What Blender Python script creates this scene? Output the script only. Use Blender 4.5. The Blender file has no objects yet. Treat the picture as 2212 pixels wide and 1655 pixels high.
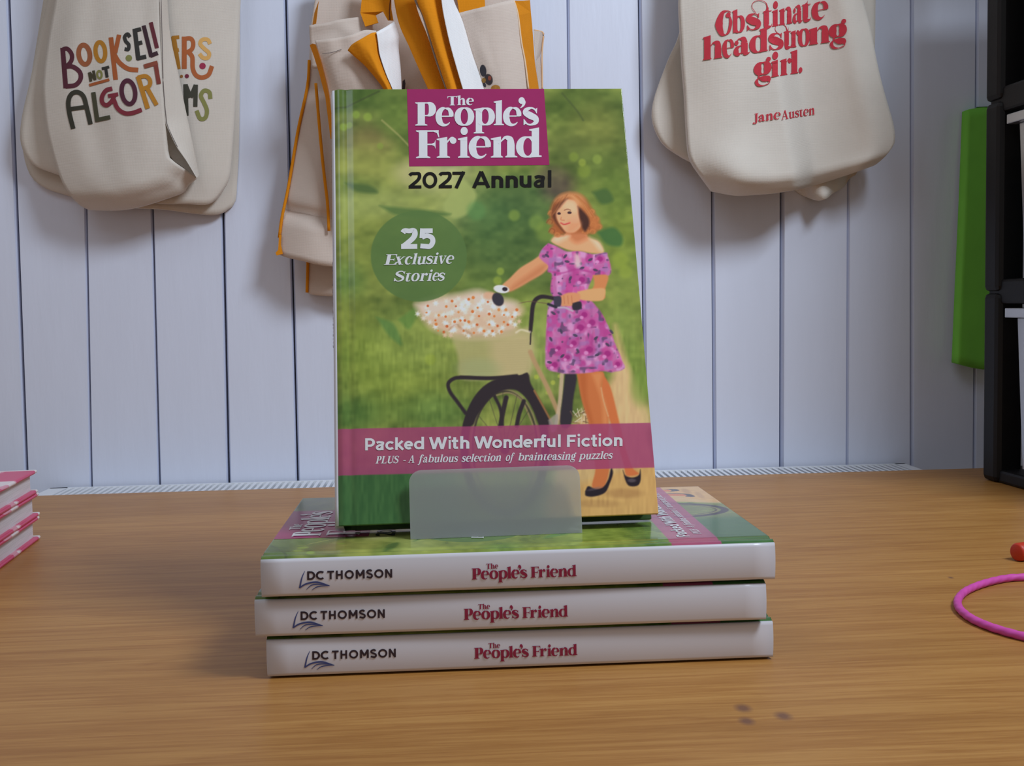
import bpy, math, random
import numpy as np
from mathutils import Matrix, Vector
from mathutils.geometry import tessellate_polygon

# ------------------------------------------------------------------ camera, world, lights, exposure
SC = bpy.context.scene
COL = SC.collection
IW, IH, FOC = 2212.0, 1655.0, 2450.0
CAM = np.array([0.0, -0.6024, 0.1982])
PITCH, YAW, ROLL = 0.070, 0.0562, 0.0204


def cam_axes():
    cp, sp, cy, sy = math.cos(PITCH), math.sin(PITCH), math.cos(YAW), math.sin(YAW)
    fwd = np.array([sy * cp, cy * cp, -sp])
    right = np.array([cy, -sy, 0.0])
    down = np.cross(fwd, right)
    c, s = math.cos(ROLL), math.sin(ROLL)
    return c * right + s * down, -s * right + c * down, fwd


RT, DN, FW = cam_axes()
cam_data = bpy.data.cameras.new('camera')
cam_data.sensor_width = 36.0
cam_data.lens = FOC / IW * 36.0
cam_data.clip_start = 0.01
cam = bpy.data.objects.new('camera', cam_data)
COL.objects.link(cam)
cam.matrix_world = Matrix(((RT[0], -DN[0], -FW[0], CAM[0]), (RT[1], -DN[1], -FW[1], CAM[1]),
                           (RT[2], -DN[2], -FW[2], CAM[2]), (0, 0, 0, 1)))
SC.camera = cam

world = bpy.data.worlds.new('room_light')
SC.world = world
world.use_nodes = True
bg = world.node_tree.nodes['Background']
bg.inputs[0].default_value = (1.0, 0.96, 0.95, 1)
bg.inputs[1].default_value = 0.25


def area(name, loc, target, size, power, color):
    d = bpy.data.lights.new(name, 'AREA')
    d.shape = 'RECTANGLE'
    d.size, d.size_y = size
    d.energy = power
    d.color = color
    o = bpy.data.objects.new(name, d)
    COL.objects.link(o)
    o.location = loc
    o.rotation_euler = (Vector(target) - Vector(loc)).to_track_quat('-Z', 'Y').to_euler()
    return o


key = area('window_daylight', (0.80, -0.42, 1.32), (-0.12, 0.73, -0.05), (0.45, 0.40), 9.0, (0.77, 0.875, 1.0))
key.data.spread = 2.1
area('left_fill', (-0.75, -0.9, 1.7), (-0.2, 0.7, 0.1), (1.0, 0.8), 5.0, (0.74, 0.86, 1.0))  # added bluish fill lamp, lifts the left of the wall

SC.view_settings.view_transform = 'Standard'
SC.view_settings.look = 'None'
SC.view_settings.gamma = 1.0
SC.view_settings.use_curve_mapping = False
SC.view_settings.exposure = 0.0

# ------------------------------------------------------------------ helpers
YT, YW = 0.650, 0.735          # back edge of the table top, face of the board wall
BH, BW, BT, BS = 0.275, 0.1841, 0.0225, 0.0195   # book: height, width, thickness, spine face
LIT = 0.70                      # how bright white paper reads in this light


def ray(px, py):
    px = np.asarray(px, float)
    py = np.asarray(py, float)
    a = (px - IW / 2) / FOC
    b = (py - IH / 2) / FOC
    return a[..., None] * RT + b[..., None] * DN + FW


def at_wall(px, py, d=0.0):
    r = ray(px, py)
    t = (YW - np.asarray(d, float) - CAM[1]) / r[..., 1]
    return CAM + r * t[..., None]


def at_height(px, py, z=0.0):
    r = ray(px, py)
    t = (z - CAM[2]) / r[..., 2]
    return CAM + r * t[..., None]


def lin(c):
    c = np.asarray(c, float) / 255.0
    return np.where(c <= 0.04045, c / 12.92, ((c + 0.055) / 1.055) ** 2.4)


def tag(o, label=None, cat=None, group=None, kind=None):
    if label: o['label'] = label
    if cat: o['category'] = cat
    if group: o['group'] = group
    if kind: o['kind'] = kind
    return o


def empty(name, loc=(0, 0, 0)):
    o = bpy.data.objects.new(name, None)
    o.empty_display_size = 0.02
    COL.objects.link(o)
    o.location = loc
    return o


def mesh_obj(name, verts, faces, material, parent=None, smooth=False, origin=(0, 0, 0)):
    me = bpy.data.meshes.new(name)
    v = np.asarray(verts, float).reshape(-1, 3) - np.asarray(origin, float)
    me.from_pydata(v.tolist(), [], [tuple(int(i) for i in f) for f in faces])
    me.update()
    if isinstance(material, (list, tuple)):
        for m in material: me.materials.append(m)
    else:
        me.materials.append(material)
    if smooth:
        me.polygons.foreach_set('use_smooth', [True] * len(me.polygons))
    o = bpy.data.objects.new(name, me)
    COL.objects.link(o)
    if parent: o.parent = parent
    return o


class MB:
    """collects boxes, tubes and strips into one mesh"""
    def __init__(self):
        self.v, self.f, self.m = [], [], []

    def add(self, verts, faces, mi=0):
        n = len(self.v)
        self.v += [tuple(map(float, p)) for p in verts]
        self.f += [tuple(int(i) + n for i in f) for f in faces]
        self.m += [mi] * len(faces)

    def box(self, lo, hi, mi=0):
        (a, b, c), (d, e, f) = lo, hi
        self.add([(a, b, c), (d, b, c), (d, e, c), (a, e, c), (a, b, f), (d, b, f), (d, e, f), (a, e, f)],
                 [(0, 3, 2, 1), (4, 5, 6, 7), (0, 1, 5, 4), (1, 2, 6, 5), (2, 3, 7, 6), (3, 0, 4, 7)], mi)

    def prism(self, poly, axis_a, axis_b, axis_c, origin, depth, mi=0):
        """2D polygon in (a,b) pushed along c by depth"""
        o, A, B, Cc = map(np.asarray, (origin, axis_a, axis_b, axis_c))
        n = len(poly)
        lo = [o + A * p[0] + B * p[1] for p in poly]
        hi = [q + Cc * depth for q in lo]
        self.add(lo + hi, [tuple(range(n))[::-1], tuple(range(n, 2 * n))] +
                 [(i, (i + 1) % n, n + (i + 1) % n, n + i) for i in range(n)], mi)

    def tube(self, pts, r, n=10, mi=0):
        pts = [np.asarray(p, float) for p in pts]
        rings = []
        for i, p in enumerate(pts):
            t = pts[min(i + 1, len(pts) - 1)] - pts[max(i - 1, 0)]
            t = t / (np.linalg.norm(t) + 1e-12)
            s = np.cross(t, [0, 0, 1.0])
            if np.linalg.norm(s) < 1e-3: s = np.cross(t, [0, 1.0, 0])
            s /= np.linalg.norm(s)
            w = np.cross(s, t)
            rr = r[i] if hasattr(r, '__len__') else r
            rings.append([p + rr * (math.cos(a) * s + math.sin(a) * w) for a in np.linspace(0, 2 * math.pi, n, endpoint=False)])
        v = [q for g in rings for q in g]
        f = [(i * n + j, i * n + (j + 1) % n, (i + 1) * n + (j + 1) % n, (i + 1) * n + j)
             for i in range(len(pts) - 1) for j in range(n)]
        f += [tuple(range(n))[::-1], tuple(range((len(pts) - 1) * n, len(pts) * n))]
        self.add(v, f, mi)

    def build(self, name, material, parent=None, smooth=False, origin=(0, 0, 0), bevel=0):
        o = mesh_obj(name, self.v, self.f, material, parent, smooth, origin)
        o.data.polygons.foreach_set('material_index', self.m)
        if bevel:
            b = o.modifiers.new('bevel', 'BEVEL')
            b.width = bevel
            b.segments = 2
            b.limit_method = 'ANGLE'
        return o


def vnoise(x, y, seed=0):
    """smooth value noise on arrays"""
    rng = np.random.RandomState(seed)
    tab = rng.rand(64, 64)
    xi, yi = np.floor(x).astype(int), np.floor(y).astype(int)
    fx, fy = x - xi, y - yi
    fx, fy = fx * fx * (3 - 2 * fx), fy * fy * (3 - 2 * fy)
    g = lambda a, b: tab[a % 64, b % 64]
    return (g(xi, yi) * (1 - fx) + g(xi + 1, yi) * fx) * (1 - fy) + (g(xi, yi + 1) * (1 - fx) + g(xi + 1, yi + 1) * fx) * fy


def catmull(pts, per=8):
    p = np.asarray(pts, float)
    if len(p) < 3:
        t = np.linspace(0, 1, per + 1)[:, None]
        return p[0] * (1 - t) + p[1] * t
    q = np.vstack([2 * p[0] - p[1], p, 2 * p[-1] - p[-2]])
    out = []
    t = np.linspace(0, 1, per, endpoint=False)[:, None]
    for i in range(1, len(q) - 2):
        a, b, c, d = q[i - 1], q[i], q[i + 1], q[i + 2]
        out.append(0.5 * (2 * b + (c - a) * t + (2 * a - 5 * b + 4 * c - d) * t ** 2 + (3 * b - a - 3 * c + d) * t ** 3))
    return np.vstack(out + [p[-1:]])


def resample(pts, n):
    p = np.asarray(pts, float)
    s = np.r_[0, np.cumsum(np.hypot(*np.diff(p[:, :2], axis=0).T))]
    t = np.linspace(0, s[-1], n)
    return np.stack([np.interp(t, s, p[:, k]) for k in range(p.shape[1])], 1)


# ------------------------------------------------------------------ materials
def material(name, color, rough=0.6, vary=0.0, scale=60.0, bump=0.0, bscale=400.0, stretch=(1, 1, 1), spec=0.5, coat=0.0):
    m = bpy.data.materials.new(name)
    m.use_nodes = True
    nt = m.node_tree
    b = nt.nodes['Principled BSDF']
    c = tuple(lin(color)) + (1,)
    b.inputs['Roughness'].default_value = rough
    b.inputs['Specular IOR Level'].default_value = spec
    b.inputs['Coat Weight'].default_value = coat
    b.inputs['Base Color'].default_value = c
    tc = nt.nodes.new('ShaderNodeTexCoord')
    mp = nt.nodes.new('ShaderNodeMapping')
    mp.inputs['Scale'].default_value = stretch
    nt.links.new(tc.outputs['Object'], mp.inputs['Vector'])
    if vary:
        n = nt.nodes.new('ShaderNodeTexNoise')
        n.inputs['Scale'].default_value = scale
        n.inputs['Detail'].default_value = 4
        nt.links.new(mp.outputs[0], n.inputs['Vector'])
        r = nt.nodes.new('ShaderNodeValToRGB')
        r.color_ramp.elements[0].position = 0.3
        r.color_ramp.elements[1].position = 0.7
        r.color_ramp.elements[0].color = tuple(max(0, x * (1 - vary)) for x in c[:3]) + (1,)
        r.color_ramp.elements[1].color = tuple(min(1, x * (1 + vary * 0.6)) for x in c[:3]) + (1,)
        nt.links.new(n.outputs['Fac'], r.inputs[0])
        nt.links.new(r.outputs[0], b.inputs['Base Color'])
    if bump:
        n = nt.nodes.new('ShaderNodeTexNoise')
        n.inputs['Scale'].default_value = bscale
        n.inputs['Detail'].default_value = 3
        nt.links.new(mp.outputs[0], n.inputs['Vector'])
        bp = nt.nodes.new('ShaderNodeBump')
        bp.inputs['Strength'].default_value = bump
        bp.inputs['Distance'].default_value = 0.002
        nt.links.new(n.outputs['Fac'], bp.inputs['Height'])
        nt.links.new(bp.outputs[0], b.inputs['Normal'])
    return m


def canvas_cloth(name, color, vary=0.06):
    """woven cotton: two crossed wave bumps and a little colour fleck"""
    m = material(name, color, 0.9, vary, 14.0, 0.0, spec=0.1)
    nt = m.node_tree
    b = nt.nodes['Principled BSDF']
    tc = nt.nodes.new('ShaderNodeTexCoord')
    add = nt.nodes.new('ShaderNodeMath')
    for ax in ('X', 'Z'):
        w = nt.nodes.new('ShaderNodeTexWave')
        w.bands_direction = ax
        w.inputs['Scale'].default_value = 260
        w.inputs['Distortion'].default_value = 1.5
        nt.links.new(tc.outputs['Object'], w.inputs['Vector'])
        nt.links.new(w.outputs['Fac'], add.inputs[0 if ax == 'X' else 1])
    bp = nt.nodes.new('ShaderNodeBump')
    bp.inputs['Strength'].default_value = 0.18
    bp.inputs['Distance'].default_value = 0.0006
    nt.links.new(add.outputs[0], bp.inputs['Height'])
    nt.links.new(bp.outputs[0], b.inputs['Normal'])
    return m


def wood_material():
    m = bpy.data.materials.new('oak_laminate')
    m.use_nodes = True
    nt = m.node_tree
    b = nt.nodes['Principled BSDF']
    b.inputs['Roughness'].default_value = 0.42
    b.inputs['Specular IOR Level'].default_value = 0.35
    tc = nt.nodes.new('ShaderNodeTexCoord')

    def noise(sc, stretch, det=5, dist=0.0, rot=0.0):
        mp = nt.nodes.new('ShaderNodeMapping')
        mp.inputs['Scale'].default_value = stretch
        mp.inputs['Rotation'].default_value = (0, 0, rot)
        nt.links.new(tc.outputs['Object'], mp.inputs[0])
        n = nt.nodes.new('ShaderNodeTexNoise')
        n.inputs['Scale'].default_value = sc
        n.inputs['Detail'].default_value = det
        n.inputs['Distortion'].default_value = dist
        nt.links.new(mp.outputs[0], n.inputs['Vector'])
        return n.outputs['Fac']

    def ramp(fac, stops):
        r = nt.nodes.new('ShaderNodeValToRGB')
        e = r.color_ramp.elements
        while len(e) < len(stops): e.new(0.5)
        for el, (p, c) in zip(e, stops):
            el.position = p
            el.color = tuple(lin(c)) + (1,)
        nt.links.new(fac, r.inputs[0])
        return r.outputs[0]

    def mix(kind, fac, a, c):
        x = nt.nodes.new('ShaderNodeMix')
        x.data_type = 'RGBA'
        x.blend_type = kind
        if isinstance(fac, float): x.inputs[0].default_value = fac
        else: nt.links.new(fac, x.inputs[0])
        nt.links.new(a, x.inputs[6])
        nt.links.new(c, x.inputs[7])
        return x.outputs[2]
    base = ramp(noise(3.0, (0.5, 5, 1), 3, 0.6), [(0.3, (174, 124, 64)), (0.7, (190, 139, 76))])
    broad = ramp(noise(6.0, (0.55, 9.0, 1), 5, 1.2, 0.03), [(0.42, (255, 255, 255)), (0.52, (216, 196, 170)), (0.58, (255, 255, 255))])
    fine = ramp(noise(22.0, (0.5, 16.0, 1), 6, 0.8, 0.02), [(0.38, (255, 255, 255)), (0.60, (214, 190, 160))])
    pores = ramp(noise(90.0, (1.0, 22.0, 1), 3), [(0.55, (255, 255, 255)), (0.75, (206, 186, 160))])
    c = mix('MULTIPLY', 0.45, base, broad)
    c = mix('MULTIPLY', 0.4, c, fine)
    c = mix('MULTIPLY', 0.4, c, pores)
    # three small pin knots in the front right of the top
    dark = nt.nodes.new('ShaderNodeRGB')
    dark.outputs[0].default_value = tuple(lin((112, 76, 62))) + (1,)
    for px, py, r in ((1605, 1530, 0.0026), (1613, 1558, 0.0024), (1692, 1547, 0.0026), (2054, 1248, 0.0012)):
        p = at_height(px, py, 0.0)
        sub = nt.nodes.new('ShaderNodeMapping')
        sub.inputs['Location'].default_value = (-p[0], -p[1] * 0.7, -TABLE_ORIGIN[2])
        sub.inputs['Scale'].default_value = (1, 0.7, 0)
        nt.links.new(tc.outputs['Object'], sub.inputs[0])
        ln = nt.nodes.new('ShaderNodeVectorMath')
        ln.operation = 'LENGTH'
        nt.links.new(sub.outputs[0], ln.inputs[0])
        mr = nt.nodes.new('ShaderNodeMapRange')
        mr.inputs['From Min'].default_value = r * 2.0
        mr.inputs['From Max'].default_value = r * 0.6
        mr.inputs['To Max'].default_value = 0.85
        nt.links.new(ln.outputs['Value'], mr.inputs[0])
        c = mix('MIX', mr.outputs[0], c, dark.outputs[0])
    nt.links.new(c, b.inputs['Base Color'])
    return m


def ink(name, color, rough=0.35):
    return material(name, color, rough, 0.02, 200.0)


TABLE_ORIGIN = (0.0, 0.0, 0.0)
M = {}
M['wall'] = material('white_gloss_paint', (221, 226, 243), 0.38, 0.015, 8.0, 0.12, 26.0, stretch=(6, 1, 1))
M['gap'] = material('dark_board_gap', (46, 40, 42), 0.9, 0.1)
M['wood'] = wood_material()
M['floor'] = material('grey_floor', (130, 122, 115), 0.7, 0.1, 6.0)
M['radiator'] = material('radiator_enamel', (226, 228, 233), 0.35, 0.02)
M['fin_dark'] = material('radiator_inside', (52, 70, 88), 0.7, 0.05)
M['cloth'] = canvas_cloth('natural_cotton', (216, 207, 196))
M['cloth_warm'] = canvas_cloth('natural_cotton_warm', (214, 198, 186))
M['lit_cloth'] = canvas_cloth('sunlit_cream_cotton', (238, 237, 238), .02)  # cream cotton whitened, strong light on the strap linings put into the colour
M['orange'] = canvas_cloth('orange_cotton', (226, 142, 30), 0.1)
M['stitch'] = material('grey_stitching', (110, 100, 98), 0.9, 0.1)
M['black'] = material('black_plastic', (15, 14, 15), 0.5, 0.1, 40.0, 0.05, 300.0, spec=.3)
M['paper'] = material('page_edges', (222, 218, 222), 0.8, 0.16, 30.0, 0.0, stretch=(1, 1, 60))
M['spine'] = material('white_laminate', (208, 206, 213), 0.3, 0.012, 20.0)
M['green'] = material('green_card', (120, 200, 66), 0.75, 0.06, 30.0)
M['pink_cord'] = material('pink_cord', (208, 76, 168), 0.6, 0.1, 80.0)
M['red'] = material('red_marker_plastic', (190, 48, 20), 0.45, 0.08, 60.0)
M['back'] = material('green_back_cover', (58, 84, 44), 0.25, 0.25, 18.0)
M['magenta'] = ink('magenta_ink', (156, 42, 96), 0.14)
M['white_ink'] = ink('white_ink', (222, 222, 224), 0.16)
M['black_ink'] = ink('black_ink', (18, 17, 17), 0.16)
M['maroon_ink'] = ink('maroon_ink', (142, 30, 66), 0.35)
M['dark_ink'] = ink('dark_ink', (42, 30, 42), 0.35)
M['navy_ink'] = ink('navy_ink', (62, 76, 130), 0.35)
M['red_ink'] = material('red_fabric_ink', (196, 44, 60), 0.8, 0.06, 200.0)


# ------------------------------------------------------------------ lettering: strokes with a pen model
class Pen:
    """strokes become quad strips (lists of left/right points) in letter units"""
    def __init__(self, T, t, power=1.4):
        self.T, self.t, self.p = T, t, power
        self.s = []

    def path(self, pts, w=None, per=8, smooth=True, closed=False):
        pts = np.asarray(pts, float)
        if smooth and len(pts) > 2:
            c = catmull(pts, per)
        else:
            c = np.vstack([np.linspace(pts[i], pts[i + 1], per, endpoint=False) for i in range(len(pts) - 1)] + [pts[-1:]])
        if closed:
            tg = np.roll(c, -1, 0)[:] - np.roll(c, 1, 0)
            tg[0] = c[1] - c[-2]
            tg[-1] = tg[0]
        else:
            tg = np.gradient(c, axis=0)
        tg /= np.linalg.norm(tg, axis=1, keepdims=True) + 1e-9
        if w is None:
            ww = self.t + (self.T - self.t) * np.abs(tg[:, 1]) ** self.p
        elif np.ndim(w) == 0:
            ww = np.full(len(c), float(w))
        else:
            ww = np.interp(np.linspace(0, 1, len(c)), np.linspace(0, 1, len(w)), w)
        n = np.stack([-tg[:, 1], tg[:, 0]], 1) * ww[:, None] / 2
        self.s.append((c + n, c - n))

    def arc(self, cx, cy, rx, ry, a0, a1, w=None, n=26):
        a = np.radians(np.linspace(a0, a1, n))
        self.path(np.stack([cx + rx * np.cos(a), cy + ry * np.sin(a)], 1), w, smooth=False, per=1, closed=abs(a1 - a0) >= 359.9)

    def poly(self, a, b):
        """strip given by two edges of equal length"""
        a, b = np.asarray(a, float), np.asarray(b, float)
        t = np.linspace(0, len(a) - 1, (len(a) - 1) * 5 + 1)
        f = lambda q: np.stack([np.interp(t, range(len(q)), q[:, k]) for k in (0, 1)], 1)
        self.s.append((f(a), f(b)))

    def dot(self, cx, cy, r, ry=None):
        a = np.linspace(0, math.pi, 12)
        ry = ry or r
        self.s.append((np.stack([cx + r * np.cos(a), cy + ry * np.sin(a)], 1), np.stack([cx + r * np.cos(a), cy - ry * np.sin(a)], 1)))


def serif_glyph(ch, T=0.38, t=0.075, cap=1.32, asc=1.42, desc=-0.45, sl=0.13, upright=True):
    g = Pen(T, t)
    h = T / 2

    def V(x, y0, y1): g.poly([(x - h, y0), (x - h, y1)], [(x + h, y0), (x + h, y1)])

    def foot(x, y=0.0, l=1, r=1):
        g.poly([(x - h - sl * l, y), (x - h, y), (x + h, y), (x + h + sl * r, y)],
               [(x - h - sl * l, y + t * .7), (x - h, y + .1), (x + h, y + .1), (x + h + sl * r, y + t * .7)])

    def flag(x, y):
        g.poly([(x - h - sl, y - .09 - t * .7), (x - h, y - .17), (x + h, y - .17)], [(x - h - sl, y - .09), (x - h, y - .06), (x + h, y)])

    def arch(x1, x2):
        g.path([(x1 + h * .4, .66), (x1 + h + .07, .84), ((x1 + x2) / 2 + .07, .955), (x2 - .05, .86), (x2, .6)], [t, t * 1.1, t * 2.0, T * .85, T])
        V(x2, 0, .62)
    x1 = sl + h
    x2 = x1 + T + .30
    bw = .30 + T * .30          # half width of bowl centreline
    if ch == 'l': V(x1, 0, asc - .06); foot(x1); flag(x1, asc)
    elif ch == 'i': V(x1, 0, .94); foot(x1); flag(x1, 1.0); g.dot(x1 + .02, 1.27, T * .52)
    elif ch in 'hn': V(x1, 0, (asc if ch == 'h' else 1.0) - .06); foot(x1, 0, 1, .7); flag(x1, asc if ch == 'h' else 1.0); arch(x1, x2); foot(x2, 0, .7, 1)
    elif ch == 'r':
        V(x1, 0, .94); foot(x1); flag(x1, 1.0)
        g.path([(x1 + h * .4, .62), (x1 + h + .06, .83), (x1 + h + .2, .94), (x1 + h + .3, .92)], [t, t, t * 1.6, t * 2])
        g.dot(x1 + h + .28, .82, .155)
    elif ch in 'pb':
        cx = x1 + bw * .92
        if ch == 'p': V(x1, desc, .94); foot(x1, desc); flag(x1, 1.0)
        else: V(x1, .03, asc - .06); flag(x1, asc)
        g.arc(cx, .5, bw, .5 - t / 2, 142, -142)
    elif ch == 'd':
        cx = h + bw
        xs = cx + bw * .92
        g.arc(cx, .5, bw, .5 - t / 2, 40, 322)
        V(xs, .04, asc - .06); flag(xs, asc)
        g.poly([(xs - h, .0), (xs + h + sl, .02)], [(xs - h, .14), (xs + h + sl, .02 + t)])
    elif ch == 'o': g.arc(h + bw, .5, bw, .5 - t / 2 + .015, 0, 360)
    elif ch == 'e':
        cx = h + bw * .95
        g.path([(cx + bw * .93, .50), (cx + bw * .9, .7), (cx + bw * .6, .91), (cx + .02, .975)], [T * .72, T * .78, T * .5, t])
        a = np.radians(np.linspace(88, 318, 26))
        g.path(np.stack([cx + bw * .95 * np.cos(a), .5 + (.5 - t / 2 + .015) * np.sin(a)], 1),
               [t, t * 3, T * .8, T, T, T * .95, T * .62, T * .36, t * 1.3, t * .6], smooth=False, per=1)
        g.path([(cx - bw * .9, .52), (cx + bw * 1.05, .52)], t * .95)
    elif ch == 'c':
        cx = h + bw * .9
        a = np.radians(np.linspace(62, 318, 26))
        g.path(np.stack([cx + bw * .9 * np.cos(a), .5 + (.5 - t / 2) * np.sin(a)], 1), [t, T * .6, T, T, T * .85, T * .4, t * .7], smooth=False, per=1)
        g.dot(cx + bw * .62, .8, .13)
    elif ch in 'sS':
        k = 1.0 if ch == 's' else cap
        P = np.array([(.72, .74), (.6, .91), (.42, .965), (.2, .87), (.17, .70), (.40, .54), (.66, .38), (.68, .16), (.44, .03), (.24, .07), (.08, .28)])
        P[:, 1] *= k
        P[:, 0] *= 1 + (k - 1) * .5
        g.path(P, [t * .8, t * 1.2, t * 1.4, T * .62, T * .86, T * .98, T * .86, T * .62, t * 1.4, t * 1.2, t * .8])
        e = P[0]; g.poly([(e[0] + .02, e[1] - .1), (e[0] + .04, k * .98)], [(e[0] - .04, e[1] - .02), (e[0] - .06, k * .9)])
        e = P[-1]; g.poly([(e[0] - .04, e[1] + .08), (e[0] - .04, .0)], [(e[0] + .03, e[1] + .02), (e[0] + .1, .09)])
    elif ch == 't':
        V(x1, .2, 1.02)
        g.poly([(x1 - h, 1.0), (x1 + h * .7, 1.0)], [(x1 + h * .6, 1.0), (x1 + h, 1.3)])
        g.path([(x1, .24), (x1 + .03, .1), (x1 + .16, .03), (x1 + h + .2, .06), (x1 + h + .26, .2)], [T, T * .9, T * .45, t, t * .6])
        g.path([(0, .97), (x1 + h + .22, .97)], t)
    elif ch == 'u':
        V(x1, .28, .96); flag(x1, 1.0)
        g.path([(x1, .34), (x1 + .04, .12), (x1 + .22, .03), (x2 - h, .12), (x2 - h * .3, .3)], [T, T * .9, t * 2.2, t, t])
        V(x2, .04, .96); flag(x2, 1.0); foot(x2, 0, 0, 1)
    elif ch == 'a':
        xs = .26 + .30 + h
        g.path([(.24, .76), (.30, .91), (.48, .965), (xs - .08, .89), (xs, .64)], [t, t * 1.2, t * 1.8, T * .8, T])
        V(xs, .06, .66)
        g.path([(xs, .12), (xs + .1, .03), (xs + h + .1, .06), (xs + h + .16, .14)], [T * .8, T * .4, t, t * .6])
        g.path([(xs - h * .5, .58), (.46, .53), (.24, .40), (.20, .2), (.34, .06), (.5, .1), (xs - h * .5, .24)], [t, t * 1.4, T * .6, T * .9, T * .5, t * 1.2, t])
        g.dot(.22, .74, .14)
    elif ch in 'vx':
        g.path([(.12 + h * .4, 1.0), (.62, 0.0 if ch == 'v' else .0)], T * .92, smooth=False)
        if ch == 'v': g.path([(.98, 1.0), (.64, .04)], t * 1.2, smooth=False)
        else: g.path([(.82, 1.0), (.02, .0)], t * 1.3, smooth=False)
        g.path([(0, .965), (.12 + T + .1, .965)], t); g.path([(.72, .965), (1.06 if ch == 'v' else .96, .965)], t)
        if ch == 'x': g.path([(-.05, .035), (.22, .035)], t); g.path([(.45, .035), (.9, .035)], t)
    elif ch == 'z':
        g.path([(.05, .93), (.78, .93)], t * 1.8); g.path([(.02, .07), (.80, .07)], t * 1.8)
        g.path([(.66, .95), (.14, .05)], T * .75, smooth=False)
        g.poly([(.05, .96), (.05, .68)], [(.12, .96), (.09, .68)]); g.poly([(.76, .32), (.8, .0)], [(.72, .32), (.72, .0)])
    elif ch == 'f':
        if upright: V(x1, 0, 1.1); foot(x1)
        else: g.path([(x1, 1.1), (x1 - .02, .2), (x1 - .10, -.25), (x1 - .3, -.4)], [T, T, T * .6, t])
        g.path([(x1, 1.05), (x1 + .05, 1.28), (x1 + .25, 1.40), (x1 + .42, 1.3)], [T, T * .9, t * 1.6, t])
        g.dot(x1 + .40, 1.26, .1)
        if not upright: g.dot(x1 - .28, -.34, .1)
        g.path([(0, .97), (x1 + h + .22, .97)], t)
    elif ch == 'g':
        g.arc(.42, .62, .18 + T * .26, .35, 0, 360)
        g.path([(.30, .30), (.18, .2), (.24, .08), (.42, .04)], [t, t * 1.5, t * 2, t * 3])
        g.path([(.24, .06), (.45, .0), (.72, -.05), (.82, -.2)], [T * .3, T * .75, T * .8, T * .35])
        g.path([(.18, .08), (.06, -.12), (.16, -.34), (.46, -.42), (.78, -.33), (.84, -.14)], [t, T * .45, T * .35, t, t, t])
        g.path([(.58, .9), (.66, 1.06), (.74, 1.12)], t * 1.3); g.dot(.76, 1.12, .14)
    elif ch == "'":
        g.dot(.2, cap * 1.05, .19)
        g.path([(.26, cap * 1.1), (.34, cap * .98), (.28, cap * .84), (.12, cap * .73)], [t * 2, T * .5, T * .34, t * .4])
    elif ch in '.': g.dot(.17, .16, .17)
    elif ch == '-': g.path([(0, .42), (.36, .42)], t * 1.2)
    elif ch == 'P':
        V(x1, 0, cap); foot(x1)
        g.poly([(x1 - h - sl, cap - t * .7), (x1 - h, cap - .1)], [(x1 - h - sl, cap), (x1 - h, cap)])
        m = cap * .40
        cy, ry = (cap + m) / 2, (cap - m) / 2
        g.path([(x1, cap - t / 2), (x1 + h + .12, cap - t / 2)], t)
        g.path([(x1, m + t / 2), (x1 + h + .12, m + t / 2)], t)
        g.arc(x1 + h + .12, cy, .20 + h * .45, ry - t / 2, 90, -90)
    elif ch in 'FEL':
        V(x1, 0, cap); foot(x1, 0, 1, 1 if ch == 'F' else 0)
        g.poly([(x1 - h - sl, cap - t * .7), (x1 - h, cap - .1), (x1, cap - .1)], [(x1 - h - sl, cap), (x1 - h, cap), (x1, cap)])
        R = x1 + h + .5
        if ch in 'FE':
            g.path([(x1, cap - t / 2), (R, cap - t / 2)], t)
            g.poly([(R - .26, cap - t * .8), (R - .08, cap - .14), (R - .01, cap - .34)], [(R - .26, cap), (R - .02, cap), (R + .03, cap - .34)])
            m = cap * .49
            g.path([(x1, m), (R - .14, m)], t)
            g.poly([(R - .34, m - .02), (R - .19, m - .08), (R - .14, m - .22)], [(R - .34, m + .02), (R - .19, m + .08), (R - .14, m + .22)])
        if ch in 'EL':
            g.path([(x1 - h, t / 2), (R + .05, t / 2)], t)
            g.poly([(R - .24, t * .8), (R - .04, .15), (R + .04, .36)], [(R - .24, 0), (R + .04, 0), (R + .08, .36)])
        if ch == 'L': g.path([(x1 - h - sl, cap - t / 2), (x1 + h + sl, cap - t / 2)], t)
    elif ch == 'T':
        xc = .58
        V(xc, 0, cap); foot(xc)
        g.path([(.02, cap - t / 2), (1.14, cap - t / 2)], t * 1.2)
        g.poly([(0, cap), (.25, cap)], [(.0, cap - .36), (.1, cap - .12)])
        g.poly([(1.16, cap), (.91, cap)], [(1.16, cap - .36), (1.06, cap - .12)])
    elif ch == 'U':
        V(x1, .4, cap); g.path([(x1 - h - sl, cap - t / 2), (x1 + h + sl, cap - t / 2)], t)
        g.path([(x1, .42), (x1 + .05, .15), (x1 + .36, .04), (x1 + .66, .18), (x1 + .70, .45)], [T, T * .8, t * 2, t * 1.4, t * 1.4])
        g.path([(x1 + .70, .42), (x1 + .70, cap)], t * 1.5); g.path([(x1 + .52, cap - t / 2), (x1 + .9, cap - t / 2)], t)
    elif ch == 'A':
        g.path([(.58, cap), (1.0, 0)], T * .85, smooth=False); g.path([(.56, cap), (.14, 0)], t * 1.3, smooth=False)
        g.path([(.26, .42), (.86, .42)], t)
        g.path([(0, t / 2), (.32, t / 2)], t); g.path([(.72, t / 2), (1.24, t / 2)], t)
    elif ch == 'O': g.arc(h + bw, cap / 2, bw, cap / 2 - t / 2, 0, 360)
    elif ch == 'Q':   # fat swash O with a ball inside the right stroke
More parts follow.
